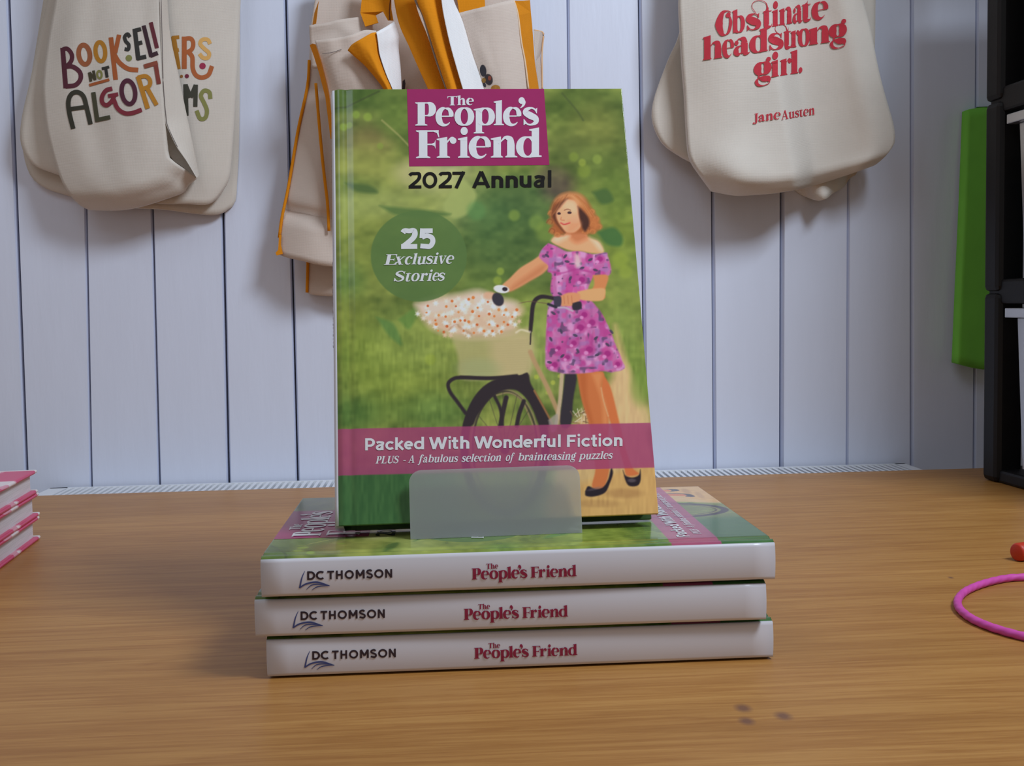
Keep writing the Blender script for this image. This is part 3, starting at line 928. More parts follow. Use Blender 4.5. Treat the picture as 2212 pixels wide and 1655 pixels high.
    P.stroke(z2([(330, 1190), (380, 1150), (420, 1180), (500, 1225)]), 3, (140, 104, 70), 3, .6)
    P.stroke(z2([(850, 1210), (890, 1190), (958, 1206)]), 3.5, (222, 204, 176), 2, .8)
    P.poly(z2([(590, 925), (620, 900), (680, 905), (690, 940), (640, 955), (600, 945)]), (214, 158, 126), 3, .9)
    B(*z2([(708, 955)])[0], 12, 15, (52, 48, 56), .3, 1, -30)
    B(*z2([(735, 875)])[0], 17, 8.5, (222, 206, 200), .3, 1, 8)
    B(*z2([(762, 875)])[0], 6, 4.5, (44, 36, 44), .4, 1)
    # neck, shoulders, head
    P.poly(z4([(430, 590), (480, 540), (640, 470), (700, 560), (730, 620), (850, 670), (905, 785), (780, 800), (640, 775), (520, 770), (400, 730), (290, 665), (330, 605), (390, 585)]), (216, 152, 108), 2)
    P.poly(z4([(480, 545), (640, 480), (700, 560), (720, 620), (600, 680), (520, 640)]), (182, 106, 66), 7, .85)
    P.poly(z4([(290, 655), (340, 600), (430, 590), (500, 600), (440, 640), (360, 680)]), (234, 184, 150), 6, .8)
    P.poly(z4([(740, 620), (850, 668), (900, 770), (860, 760), (800, 690)]), (236, 192, 160), 6, .8)
    hair = z4([(500, 85), (400, 112), (322, 180), (276, 280), (268, 370), (296, 450), (282, 530), (330, 592), (420, 592), (480, 570), (640, 560), (760, 562), (862, 500), (845, 415), (795, 330), (745, 240), (685, 150), (600, 98)])
    P.poly(hair, (156, 86, 46), 5)
    for x, y, q in [(285, 330, 40), (275, 430, 44), (300, 540, 44), (360, 585, 36), (700, 545, 44), (780, 545, 40), (850, 490, 44), (820, 400, 40), (770, 310, 36), (720, 500, 40), (790, 460, 44)]:
        c_ = z4([(x, y)])[0]
        B(c_[0], c_[1], q / 5.5, q / 6.5, (176, 102, 56), .9, .7)
        P.stroke(z4([(x - q, y + q * .3), (x - q * .3, y - q * .6), (x + q * .6, y - q * .2), (x + q * .4, y + q * .5)]), 1.6, rng.choice([(206, 136, 78), (112, 58, 32), (196, 122, 66)]), 1.4, .7)
    P.poly(z4([(500, 92), (400, 120), (335, 190), (420, 180), (500, 150), (600, 250), (700, 260), (660, 150), (590, 105)]), (204, 142, 92), 6, .85)
    P.poly(z4([(640, 180), (760, 300), (850, 430), (800, 540), (720, 420), (640, 300)]), (182, 108, 58), 6, .7)
    P.poly(z4([(480, 165), (562, 190), (604, 270), (624, 400), (640, 470), (605, 525), (545, 560), (462, 552), (402, 485), (352, 405), (335, 330), (362, 250), (420, 190)]), (218, 154, 112), 2)
    P.poly(z4([(596, 250), (650, 290), (725, 380), (735, 470), (690, 545), (652, 500), (624, 400)]), (62, 36, 30), 3, .95)
    P.poly(z4([(480, 160), (420, 180), (330, 240), (290, 330), (320, 420), (400, 520), (450, 560), (380, 470), (345, 390), (350, 310), (410, 240)]), (84, 46, 32), 3, .9)
    P.poly(z4([(470, 180), (560, 200), (595, 280), (560, 330), (470, 290), (420, 250)]), (230, 176, 136), 6, .7)
    P.poly(z4([(500, 420), (620, 430), (630, 480), (545, 555), (470, 548)]), (196, 124, 84), 7, .5)
    for k in range(16):
        a_ = k / 15
        P.stroke(z4([(480 - 130 * a_, 110 + 60 * a_), (420 - 120 * a_, 200 + 40 * a_), (330 - 50 * a_, 320 + 60 * a_)]), 1.1, rng.choice([(120, 66, 40), (190, 122, 72), (146, 84, 48)]), 1, .4)
        P.stroke(z4([(540 + 60 * a_, 110 + 20 * a_), (650 + 60 * a_, 220 + 20 * a_), (730 + 100 * a_, 360 + 30 * a_)]), 1.1, rng.choice([(214, 150, 94), (150, 86, 46), (190, 116, 62)]), 1, .4)
    P.stroke(z4([(440, 295), (480, 285), (515, 296)]), 1.6, (96, 58, 44), .8, .9)
    B(*z4([(502, 325)])[0], 4.6, 2.9, (52, 34, 40), .5, .95)
    B(*z4([(378, 335)])[0], 4.0, 2.8, (52, 34, 40), .5, .95)
    P.stroke(z4([(405, 380), (400, 408), (440, 415)]), 1.5, (166, 96, 66), 1, .8)
    P.stroke(z4([(402, 446), (440, 462), (502, 445)]), 3.4, (184, 62, 56), 1, .95)
    P.stroke(z4([(402, 442), (440, 452), (502, 441)]), 1.2, (224, 160, 140), .8, .6)
    B(*z4([(560, 410)])[0], 9, 7, (226, 148, 112), 1, .5)
    # ---- printed badge and band
    cx, cy = 905, 553
    t = np.linspace(0, 2 * math.pi, 60, endpoint=False)
    P.poly(np.stack([cx + 104.5 * np.cos(t), cy + 98 * np.sin(t)], 1), (80, 106, 56), 1.0, .88, smooth=False)
    P.poly([(700, 929), (1440, 908), (1446, 1004.5), (700, 1031)], (150, 60, 100), .8, .84, smooth=False)
    return P.c


NXC, NYC = 430, 620


def cover_z(x):
    return BT - 0.0008 * np.exp(-((x - 0.0085) / 0.0024) ** 2) - 0.0022 * np.clip(1 - x / 0.0045, 0, 1) ** 1.5


def build_cover(root):
    xs = np.linspace(0.0, BW, NXC)
    ys = np.linspace(0.0, BH, NYC)
    U, V = np.meshgrid(xs, ys)
    pg = hmap(H_PAGE, np.c_[U.ravel(), V.ravel()])
    col = paint_cover(pg[:, 0].reshape(U.shape), pg[:, 1].reshape(U.shape))
    c = np.clip(lin(np.clip(col, 0, 255)) / LIT, 0, .85).reshape(-1, 3)
    n = NXC * NYC
    top = np.c_[U.ravel(), V.ravel(), cover_z(U.ravel())]
    low = np.array(top)
    low[:, 2] = np.maximum(BT - 0.0030, top[:, 2] - 0.0030)
    idx = np.arange(n).reshape(NYC, NXC)
    quads = np.stack([idx[:-1, :-1], idx[:-1, 1:], idx[1:, 1:], idx[1:, :-1]], -1).reshape(-1, 4)
    ring = np.r_[idx[0, :-1], idx[:-1, -1], idx[-1, :0:-1], idx[:0:-1, 0]]
    rl = np.arange(n, n + len(ring))
    skirt = np.stack([ring, rl, np.roll(rl, -1), np.roll(ring, -1)], -1)
    v = np.vstack([top, low[ring], [[0.0, 0, BT - .003], [BW, 0, BT - .003], [BW, BH, BT - .003], [0.0, BH, BT - .003]]])
    me = bpy.data.meshes.new('front_cover')
    f = np.vstack([quads, skirt, [[n + len(ring) + 3, n + len(ring) + 2, n + len(ring) + 1, n + len(ring)]]])
    me.vertices.add(len(v))
    me.vertices.foreach_set('co', v.ravel())
    me.loops.add(f.size)
    me.loops.foreach_set('vertex_index', f.ravel().astype(np.int32))
    me.polygons.add(len(f))
    me.polygons.foreach_set('loop_start', np.arange(0, f.size, 4, dtype=np.int32))
    me.update(calc_edges=True)
    me.validate()
    at = me.color_attributes.new('print', 'FLOAT_COLOR', 'POINT')
    cc = np.ones((len(v), 4))
    cc[:n, :3] = c
    cc[n:n + len(ring), :3] = c[ring]
    cc[n + len(ring):, :3] = lin((60, 80, 45))
    at.data.foreach_set('color', cc.ravel().astype(np.float32))
    m = bpy.data.materials.new('printed_laminate')
    m.use_nodes = True
    nt = m.node_tree
    b = nt.nodes['Principled BSDF']
    a = nt.nodes.new('ShaderNodeAttribute')
    a.attribute_name = 'print'
    nt.links.new(a.outputs['Color'], b.inputs['Base Color'])
    b.inputs['Roughness'].default_value = 0.14
    me.materials.append(m)
    o = bpy.data.objects.new('front_cover', me)
    COL.objects.link(o)
    o.parent = root
    return o


# ------------------------------------------------------------------ the annual: one book with its parts
def page_to_cover(lift):
    def f(P):
        q = hmap(H_COVER, np.asarray(P))
        return np.c_[q, cover_z(q[:, 0]) + lift]
    return f


def spine_x(v):
    return -0.0012 * (1 - (v / (BS / 2)) ** 2)


def page_to_spine(lift):
    def f(P):
        q = hmap(H_SPINE, np.asarray(P))
        return np.c_[spine_x(q[:, 1]) - lift, q[:, 0], BT / 2 + q[:, 1]]
    return f


def make_annual():
    root = empty('annual_book')
    cov = build_cover(root)
    up = (0, 0, 1)
    pan = np.array([(880.2, 194.5), (1175.4, 193.6), (1187.4, 357.6), (884.8, 360.6)])
    q = hmap(H_COVER, pan)
    q[0, 1] = q[1, 1] = BH
    z = BT + 0.00012
    mesh_obj('title_panel', [(x, y, z) for x, y in q], [(3, 2, 1, 0)], M['magenta'], cov)
    Z = lambda s: unzoom(s, 870, 190, 6.506)
    b2 = line(190, 547, 1900, 540)
    b3 = line(205, 997, 1955, 986)
    s = fit_boxes(serif_glyph, [('T', 636, 772), ('h', 772, 896), ('e', 900, 1006)], line(636, 266, 1006, 260), 95, T=.36, t=.085)
    s += fit_boxes(serif_glyph, [('P', 183, 476), ('e', 468, 722), ('o', 735, 1012), ('p', 1004, 1302), ('l', 1285, 1428), ('e', 1415, 1672), ("'", 1632, 1732), ('s', 1692, 1917)], b2, 246, T=.39, t=.075)
    s += fit_boxes(serif_glyph, [('F', 193, 522), ('r', 484, 762), ('i', 782, 948), ('e', 934, 1246), ('n', 1244, 1616), ('d', 1598, 1956)], b3, 292, T=.37, t=.07)
    lettering('title_lettering', Z(s), page_to_cover(.0003), M['white_ink'], cov, up)
    s = fit_boxes(sans_glyph, [('2', 85, 268), ('0', 285, 492), ('2', 510, 697), ('7', 705, 887), ('A', 983, 1237), ('n', 1255, 1420), ('n', 1455, 1625), ('u', 1650, 1815), ('a', 1850, 2005), ('l', 2047, 2093)], line(90, 1419, 2090, 1399), 228, w=.185)
    lettering('year_lettering', Z(s), page_to_cover(.0002), M['black_ink'], cov, up)
    Z1 = lambda s: unzoom(s, 700, 180, 3.598)
    s = fit_boxes(sans_glyph, [('2', 596, 730), ('5', 744, 868)], line(596, 1288, 868, 1285), 157, w=.235)
    it = dict(T=.30, t=.085, upright=False)
    be = line(470, 1413, 1010, 1399)
    s += fit_boxes(serif_glyph, [('E', 464, 558), ('x', 542, 618), ('c', 622, 676), ('l', 680, 716), ('u', 716, 788), ('s', 790, 842), ('i', 846, 880), ('v', 884, 940), ('e', 944, 1004)], be, 62, slant=.24, **it)
    s += fit_boxes(serif_glyph, [('S', 541, 618), ('t', 624, 668), ('o', 672, 736), ('r', 740, 796), ('i', 800, 834), ('e', 838, 888), ('s', 884, 934)], line(545, 1541, 940, 1532), 62, slant=.24, **it)
    lettering('badge_lettering', Z1(s), page_to_cover(.0002), M['white_ink'], cov, up)
    Z8 = lambda s: unzoom(s, 760, 900, 3.352)
    bl = line(95, 250, 1960, 201)
    s = fit_boxes(sans_glyph, [('P', 90, 162), ('a', 168, 230), ('c', 238, 300), ('k', 310, 376), ('e', 376, 442), ('d', 448, 522),
                               ('W', 558, 692), ('i', 700, 719), ('t', 724, 772), ('h', 786, 853), ('W', 888, 1024), ('o', 1020, 1092), ('n', 1102, 1162), ('d', 1168, 1240), ('e', 1246, 1314), ('r', 1324, 1366), ('f', 1366, 1414), ('u', 1420, 1480), ('l', 1498, 1518),
                               ('F', 1564, 1628), ('i', 1640, 1659), ('c', 1668, 1732), ('t', 1738, 1782), ('i', 1792, 1811), ('o', 1820, 1892), ('n', 1904, 1966)], bl, 88, w=.19)
    lettering('headline_lettering', Z8(s), page_to_cover(.0002), M['white_ink'], cov, up)
    bt = line(165, 346, 1900, 294)
    s = []
    for tx, a, b in [('PLUS', 165, 330), ('-', 366, 384), ('A', 405, 450), ('fabulous', 478, 765), ('selection', 795, 1082), ('of', 1115, 1172), ('brainteasing', 1205, 1622), ('puzzles', 1650, 1890)]:
        s += word(serif_glyph, tx, a, b, bt, 41, slant=.22, space=.06, T=.29, t=.09, upright=False)
    lettering('tagline_lettering', Z8(s), page_to_cover(.0002), M['white_ink'], cov, up)
    # spine
    vv = np.linspace(-BS / 2, BS / 2, 13)
    prof = [(spine_x(v), BT / 2 + v) for v in vv]
    prof = [(.004, BT / 2 - BS / 2 + .0008), (.0012, BT / 2 - BS / 2 - .0003)] + prof + [(.0012, BT / 2 + BS / 2 + .0003), (.004, BT / 2 + BS / 2 - .0008)]
    ny = 24
    yy = np.linspace(0, BH, ny)
    v = [(x, y, zz) for y in yy for x, zz in prof]
    m_ = len(prof)
    f = [(j * m_ + i, j * m_ + i + 1, (j + 1) * m_ + i + 1, (j + 1) * m_ + i) for j in range(ny - 1) for i in range(m_ - 1)]
    f += [tuple(range(m_))[::-1], tuple(range((ny - 1) * m_, ny * m_))]
    sp = mesh_obj('spine', v, f, M['spine'], root, False)
    for p in sp.data.polygons: p.use_smooth = len(p.vertices) == 4
    tag(sp, 'white spine with maroon title and publisher name')
    fr = (-1, 0, 0)
    Zs = lambda s: unzoom(s, 1000, 1030, 3.072)
    k = (415 - 48) / (1917 - 183.)
    mp = lambda x: 48 + (x - 183) * k
    bs_ = line(50, 681, 740, 659)
    s = fit_boxes(serif_glyph, [(c, mp(a), mp(b)) for c, a, b in [('P', 183, 476), ('e', 468, 722), ('o', 735, 1012), ('p', 1004, 1302), ('l', 1285, 1428), ('e', 1415, 1672), ("'", 1632, 1732), ('s', 1692, 1917)]], bs_, 56, T=.39, t=.085)
    k2 = (742 - 437) / (1956 - 193.)
    m2 = lambda x: 437 + (x - 193) * k2
    s += fit_boxes(serif_glyph, [(c, m2(a), m2(b)) for c, a, b in [('F', 193, 522), ('r', 484, 762), ('i', 782, 948), ('e', 934, 1246), ('n', 1244, 1616), ('d', 1598, 1956)]], bs_, 55, T=.37, t=.085)
    s += fit_boxes(serif_glyph, [('T', 145, 174), ('h', 174, 200), ('e', 201, 223)], line(145, 610, 222, 607), 25, T=.34, t=.1)
    lettering('spine_title_lettering', Zs(s), page_to_spine(.0002), M['maroon_ink'], sp, fr)
    Z7 = lambda s: unzoom(s, 540, 1030, 3.522)
    s = fit_boxes(sans_glyph, [('D', 436, 496), ('C', 501, 562), ('T', 587, 638), ('H', 652, 703), ('O', 718, 787), ('M', 801, 868), ('S', 880, 930), ('O', 940, 1010), ('N', 1022, 1075)], line(435, 783, 1075, 765), 65, w=.21)
    lettering('publisher_lettering', Z7(s), page_to_spine(.0002), M['dark_ink'], sp, fr)
    g = Pen(1, 1)
    g.path([(418, 716), (396, 768), (378, 846)], [3, 9, 12])
    g.path([(378, 842), (430, 812), (510, 800), (604, 826)], [10, 12, 14, 3])
    g.path([(604, 827), (540, 816), (470, 822), (428, 856)], [3, 10, 8, 3])
    g.path([(604, 828), (560, 828), (505, 838), (468, 862)], [3, 8, 8, 3])
    lettering('publisher_logo', Z7(g.s), page_to_spine(.0002), M['navy_ink'], sp, fr)
    # back cover and pages
    bk = MB()
    bk.box((0.0095, 0, 0), (BW, BH, 0.0026))
    bk.prism([(0.0012, .0022), (.0040, .0012), (.0075, .0030), (.0105, .0010), (.0105, .0026), (.0075, .0042), (.0040, .0026), (.0012, .0034)], (1, 0, 0), (0, 0, 1), (0, 1, 0), (0, 0, 0), BH)
    bk.build('back_cover', M['back'], root, bevel=.0004)
    pb = MB()
    pts = [(.004, .0030)] + [(.004, BT - .0048)] + [(BW - .004 - .0012 * math.sin(math.pi * i / 6), BT - .0034 - (BT - .0060) * i / 6) for i in range(7)]
    pb.prism(pts, (1, 0, 0), (0, 0, 1), (0, 1, 0), (0, .0035, 0), BH - .007)
    pb.build('page_block', M['paper'], root)
    return root


def copy_tree(o, parent=None):
    c = o.copy()
    COL.objects.link(c)
    if parent: c.parent = parent
    for ch in list(o.children): copy_tree(ch, c)
    return c


def frame(x, y, z, o):
    return Matrix(((x[0], y[0], z[0], o[0]), (x[1], y[1], z[1], o[1]), (x[2], y[2], z[2], o[2]), (0, 0, 0, 1)))


# ------------------------------------------------------------------ setting: wall of boards, floor, table, radiator
seams = [(-60, -42, 0.0006), (16.6, 55, 0.0016), (175.5, 195, 0.0005), (316, 342, 0.0008), (470, 492, 0.0020), (616, 641, 0.0018), (768, 786, .0008), (920, 934, .0008),
         (1072, 1084, .0010), (1226, 1236, .0004), (1381, 1395, 0.0014), (1536, 1543, 0.0012), (1690, 1687, 0.0024), (1834, 1829, 0.0003), (1969, 1969, 0.0018), (2110, 2104, 0.0010), (2236, 2232, 0.001), (2380, 2370, .001)]
seams = [(-60 - 150 * k, -42 - 147 * k, .0012) for k in range(5, 0, -1)] + seams + [(2380 + 146 * k, 2370 + 144 * k, .0012) for k in range(1, 6)]
wb = MB()
ZL, ZH = -0.78, 1.25
edges = []
for top, low, gap in seams:
    a, b = at_wall(top, 5, 0), at_wall(low, 1000, 0)
    fx = lambda z, a=a, b=b: a[0] + (z - a[2]) * (b[0] - a[0]) / (b[2] - a[2])
    edges.append((fx(ZL), fx(ZH), gap))
for (l0, l1, gl), (r0, r1, gr) in zip(edges[:-1], edges[1:]):
    ch = .0024
    prof = [(0, .02), (gl / 2, .006), (gl / 2 + ch, 0.0), (-gr / 2 - ch * .5, 0.0), (-gr / 2, .006), (0, .02)]
    v = []
    for z, L, R in ((ZL, l0, r0), (ZH, l1, r1)):
        for i, (dx, dy) in enumerate(prof):
            x = (L if i < 3 else R) + dx
            if i == 0: x = L + gl / 2
            if i == 5: x = R - gr / 2
            v.append((x, YW + dy, z))
    n = len(prof)
    wb.add(v, [(i, i + 1, n + i + 1, n + i) for i in range(n - 1)])
wb.box((edges[0][0] - .02, YW + .016, ZL), (edges[-1][1] + .02, YW + .03, ZH), 1)
wall = wb.build('wall_back', [M['wall'], M['gap']])
tag(wall, kind='structure')
fb = MB()
fb.box((-2.0, -2.6, -.80), (2.0, YW + .03, -.75))
tag(fb.build('floor', M['floor']), kind='structure')

tb = empty('table', (0, 0, -.75))
tag(tb, 'light oak table with a wide grained top under all the books', 'table')
top = MB()
top.box((-.95, -.62, -.030), (1.0, YT, 0.0))
top.build('table_top', M['wood'], tb, bevel=.0015).location = (0, 0, .75)
for x, y in ((-.90, -.56), (.95, -.56), (-.90, .58), (.95, .58)):
    lg = MB()
    lg.box((x - .025, y - .025, -.75), (x + .025, y + .025, -.030))
    lg.build('leg', M['wood'], tb, bevel=.002).location = (0, 0, .75)

xa = at_height(92, 1062, -.004)[0]
xb = at_height(1968, 1006, -.004)[0]
rd = empty('radiator', ((xa + xb) / 2, YW - .04, -.62))
tag(rd, 'white panel radiator with slotted top grille behind the table edge', 'radiator')
ro = rd.location
y0, y1, zt = YT + .006, YW - .006, -.004
g = MB()
g.box((xa, y0, zt - .006), (xb, y0 + .005, zt))
g.box((xa, y1 - .005, zt - .006), (xb, y1, zt))
g.box((xa, y0, zt - .006), (xa + .020, y1, zt))
g.box((xb - .012, y0, zt - .006), (xb, y1, zt))
nf = int((xb - xa - .032) / .0073)
for i in range(nf):
    x = xa + .022 + i * .0073
    g.box((x, y0, zt - .005), (x + .0037, y1, zt - .0005))
g.build('top_grille', M['radiator'], rd, origin=ro)
g = MB(); g.box((xa + .004, y0, -.62), (xb - .004, y0 + .010, zt - .008)); g.build('front_panel', M['radiator'], rd, origin=ro, bevel=.002)
g = MB(); g.box((xa + .004, y1 - .010, -.62), (xb - .004, y1, zt - .008)); g.build('back_panel', M['radiator'], rd, origin=ro, bevel=.002)
g = MB(); g.box((xa + .006, y0 + .010, -.60), (xb - .006, y1 - .010, zt - .010)); g.build('convector_fins', M['fin_dark'], rd, origin=ro)
for x in (xa, xb - .003):
    g = MB(); g.box((x, y0, -.62), (x + .003, y1, zt - .006)); g.build('side_panel', M['radiator'], rd, origin=ro)
for x in (xa + .12, xb - .12):
    g = MB(); g.box((x - .015, y1 - .004, -.45), (x + .015, YW - .0006, -.10)); g.build('wall_bracket', M['radiator'], rd, origin=ro)

# ------------------------------------------------------------------ the annuals: three in a stack, one standing on them
annual = make_annual()
GROUP = 'copies of the same annual'
stack = [(0.0370, 0.0, 0.0016), (0.0319, -0.0035, -0.0077), (0.0366, -0.0063, 0.0047)]
labs = ['annual lying at the bottom of the spine-out stack, on the table', 'annual in the middle of the spine-out stack, shifted to the left',
        'annual on top of the stack, its green cover up under the display stand']
for k, (x, y, a) in enumerate(stack):
    o = annual if k == 0 else copy_tree(annual)
    u = np.array([math.cos(a), math.sin(a), 0])
    n = np.array([-math.sin(a), math.cos(a), 0])
    o.matrix_world = frame(n, -u, (0, 0, 1), np.array([x, y, k * BT]) + u * BH / 2)
    tag(o, labs[k], 'book', GROUP)
SXC, SYC, SZC, SA, ST = 0.0271, 0.0354, 0.0757, 0.0364, 0.346
o = copy_tree(annual)
u = np.array([math.cos(SA), math.sin(SA), 0])
n = np.array([-math.sin(SA), math.cos(SA), 0])
upv = math.cos(ST) * np.array([0, 0, 1.0]) + math.sin(ST) * n
mv = np.cross(u, upv)
SB = np.array([SXC, SYC, SZC])
o.matrix_world = frame(u, upv, mv, SB - u * BW / 2 - mv * BT)
tag(o, 'annual standing upright on the stand, cover with a woman and bicycle facing out', 'book', GROUP)

# ------------------------------------------------------------------ frosted display stand
fm = bpy.data.materials.new('frosted_acrylic')
fm.use_nodes = True
nt = fm.node_tree
b = nt.nodes['Principled BSDF']
b.inputs['Base Color'].default_value = (.80, .84, .84, 1)
b.inputs['Roughness'].default_value = .34
b.inputs['IOR'].default_value = 1.25
b.inputs['Transmission Weight'].default_value = 1.0
df = nt.nodes.new('ShaderNodeBsdfTranslucent'); df.inputs[0].default_value = (.62, .66, .66, 1)
d2 = nt.nodes.new('ShaderNodeBsdfDiffuse'); d2.inputs[0].default_value = (.66, .68, .66, 1)
m1 = nt.nodes.new('ShaderNodeMixShader'); m1.inputs[0].default_value = .6
m2_ = nt.nodes.new('ShaderNodeMixShader'); m2_.inputs[0].default_value = .42
nt.links.new(df.outputs[0], m1.inputs[1]); nt.links.new(d2.outputs[0], m1.inputs[2])
nt.links.new(b.outputs[0], m2_.inputs[1]); nt.links.new(m1.outputs[0], m2_.inputs[2])
nt.links.new(m2_.outputs[0], nt.nodes['Material Output'].inputs['Surface'])
ZS = 3 * BT + .0002
pl, pr = at_height(889, 1163, ZS), at_height(1254, 1149, ZS)
se = (pr - pl); wl = np.linalg.norm(se); se /= wl
sn = np.array([-se[1], se[0], 0])
tl = .20
su = math.cos(tl) * np.array([0, 0, 1.0]) + math.sin(tl) * sn
so = (pl + pr) / 2 - sn * .003
stn = empty('book_stand', so)
tag(stn, 'frosted clear plastic display stand whose lip holds the upright annual', 'book stand')


def round_rect(w, h, r, n=6):
    pts = [(-w / 2, 0), (w / 2, 0)]
    for cx, cy, a0 in ((w / 2 - r, h - r, 0), (-w / 2 + r, h - r, 90)):
        pts += [(cx + r * math.cos(math.radians(a0 + 90 * i / n)), cy + r * math.sin(math.radians(a0 + 90 * i / n))) for i in range(n + 1)]
    return pts


hl = 0.0385
pm = MB(); pm.prism(round_rect(wl * 1.012, hl, .007), se, su, -np.cross(se, su), so, .0016)
pm.build('lip', fm, stn, origin=so)
bottom_back = SB - mv * (BT + .0004)
dep = float(np.dot(bottom_back - so, sn)) + .002
pm = MB(); pm.prism([(-wl / 2, 0.0018), (wl / 2, .0018), (wl / 2, dep), (-wl / 2, dep)], se, sn, (0, 0, 1), so, .0008)
pm.build('base_plate', fm, stn, origin=so)
bo = so + sn * dep
pm = MB(); pm.prism(round_rect(wl, .15, .01), se, upv, -mv, bo, .002)
pm.build('back_rest', fm, stn, origin=so)
foot_o = bo + upv * .10 - mv * .002
foot_e = bo + sn * .075
pm = MB()
dirv = foot_e - foot_o
pm.prism([(-wl * .3, 0), (wl * .3, 0), (wl * .3, 1), (-wl * .3, 1)], se, dirv, np.cross(se, dirv / np.linalg.norm(dirv)), foot_o, .0016)
pm.build('rear_strut', fm, stn, origin=so)


# ------------------------------------------------------------------ cloth bags on the wall
class Panel:
    """a cloth panel between four edge curves (page pixels) standing off the wall by depth(u, v)"""
    def __init__(self, left, right, top, bottom, depth, nu=40, nv=50, wr=0.0015, seed=0, sc=(5, 4)):
        L, R = resample(catmull(left) if len(left) > 2 else np.array(left, float), nv), resample(catmull(right) if len(right) > 2 else np.array(right, float), nv)
        Tp, Bt = resample(catmull(top) if len(top) > 2 else np.array(top, float), nu), resample(catmull(bottom) if len(bottom) > 2 else np.array(bottom, float), nu)
        u = np.linspace(0, 1, nu)[None, :, None]
        v = np.linspace(0, 1, nv)[:, None, None]
        P = (1 - v) * Tp[None] + v * Bt[None] + (1 - u) * L[:, None] + u * R[:, None] - ((1 - u) * (1 - v) * Tp[0] + u * (1 - v) * Tp[-1] + (1 - u) * v * Bt[0] + u * v * Bt[-1])
        U, V = np.meshgrid(u.ravel(), v.ravel())
        d = depth(U, V) + wr * (vnoise(U * sc[0] + seed, V * sc[1] + seed, seed) - .5) * 2
        self.P, self.d, self.nu, self.nv = P.reshape(-1, 2), d.ravel(), nu, nv
        self.W = at_wall(self.P[:, 0], self.P[:, 1], self.d)

    def mesh(self, name, mat, parent, origin, skirt=.006, drop=None):
        """skirt: how far the edges run back towards the wall"""
        nu, nv = self.nu, self.nv
        idx = np.arange(nu * nv).reshape(nv, nu)
        f = np.stack([idx[:-1, :-1], idx[1:, :-1], idx[1:, 1:], idx[:-1, 1:]], -1).reshape(-1, 4).tolist()
        ring = np.r_[idx[0, :-1], idx[:-1, -1], idx[-1, :0:-1], idx[:0:-1, 0]]
        low = self.W[ring].copy()
        low[:, 1] = np.minimum(low[:, 1] + skirt, YW - .0008)
        n = nu * nv
        m = len(ring)
        f += [(int(ring[i]), int(ring[(i + 1) % m]), n + (i + 1) % m, n + i) for i in range(m)]
        o = mesh_obj(name, np.vstack([self.W, low]), f, mat, parent, True, origin)
        return o

    def to3d(self, lift):
        def f(Q):
            Q = np.asarray(Q, float)
            out = np.zeros(len(Q))
            for i, q in enumerate(Q):
                e = ((self.P - q) ** 2).sum(1)
                j = np.argpartition(e, 9)[:9]
                w = 1 / (e[j] + 4)
                A = np.c_[np.ones(9), self.P[j] - q]
                out[i] = np.linalg.lstsq(A * w[:, None], self.d[j] * w, rcond=None)[0][0]
            return at_wall(Q[:, 0], Q[:, 1], out + lift)
        return f


def patch(name, pts, mat, parent, origin, thick=.0016, n=5):
    """a small stiff piece of cloth: outline pixels each with its own stand-off from the wall"""
    p = np.array([q[:2] for q in pts], float)
    d = np.array([q[2] for q in pts], float)
    w = at_wall(p[:, 0], p[:, 1], d)
    bk = w + np.array([0, thick, 0])
    tri = tessellate_polygon([[Vector((a, -b, 0)) for a, b in p]])
    k = len(p)
    f = [tuple(t) for t in tri] + [tuple(x + k for x in t[::-1]) for t in tri] + [(i, (i + 1) % k, k + (i + 1) % k, k + i) for i in range(k)]
    return mesh_obj(name, np.vstack([w, bk]), f, mat, parent, False, origin)


def piping(name, pts, mat, parent, origin, r=.0018):
    q = np.array(pts, float)
    c = resample(catmull(q), 30) if len(q) > 2 else resample(q, 12)
    m = MB()
    m.tube(at_wall(c[:, 0], c[:, 1], c[:, 2]), r, 8)
    return m.build(name, mat, parent, True, origin)


def bag_root(name, px, py, d, label, cat, group=None):
    o = empty(name, at_wall(px, py, d))
    return tag(o, label, cat, group), np.array(o.location)


TOPY = -330
sm = lambda x: x * x * (3 - 2 * x)
step = lambda x, a, b: sm(np.clip((x - a) / (b - a), 0, 1))

# --- left hook: rearmost bag, middle bag, folded front bag
rt, og = bag_root('tote_bag', 300, 462, 0, 'cream tote rearmost on the left hook, only its lower edges showing', 'bag')
Panel([(150, TOPY), (110, -100), (62, 200), (48, 300), (62, 372), (95, 405), (150, 424)], [(512, TOPY), (516, -100), (516, 200), (514, 330), (510, 400), (508, 430), (500, 446)], [(150, TOPY), (512, TOPY)],
      [(150, 424), (260, 446), (350, 452), (420, 461), (468, 463), (500, 446)], lambda U, V: .008 + .012 * np.sin(np.pi * U) * sm(V), seed=3).mesh('bag_body', M['cloth'], rt, og, .008)

rt, og = bag_root('tote_bag', 440, 440, .02, 'cream tote in the middle on the left hook, showing the letters ERS and MS', 'bag')
pb_ = Panel([(160, TOPY), (118, -80), (70, 150), (46, 260), (46, 315), (72, 356), (125, 378)], [(518, TOPY), (520, -80), (513, 100), (505, 250), (498, 350), (492, 390), (470, 425)], [(160, TOPY), (518, TOPY)],
            [(125, 378), (220, 405), (320, 436), (400, 440), (447, 441), (470, 425)], lambda U, V: .026 + .014 * np.sin(np.pi * U) * (.4 + .6 * V), seed=5, wr=.0025)
bb = pb_.mesh('bag_body', M['cloth'], rt, og, .006)


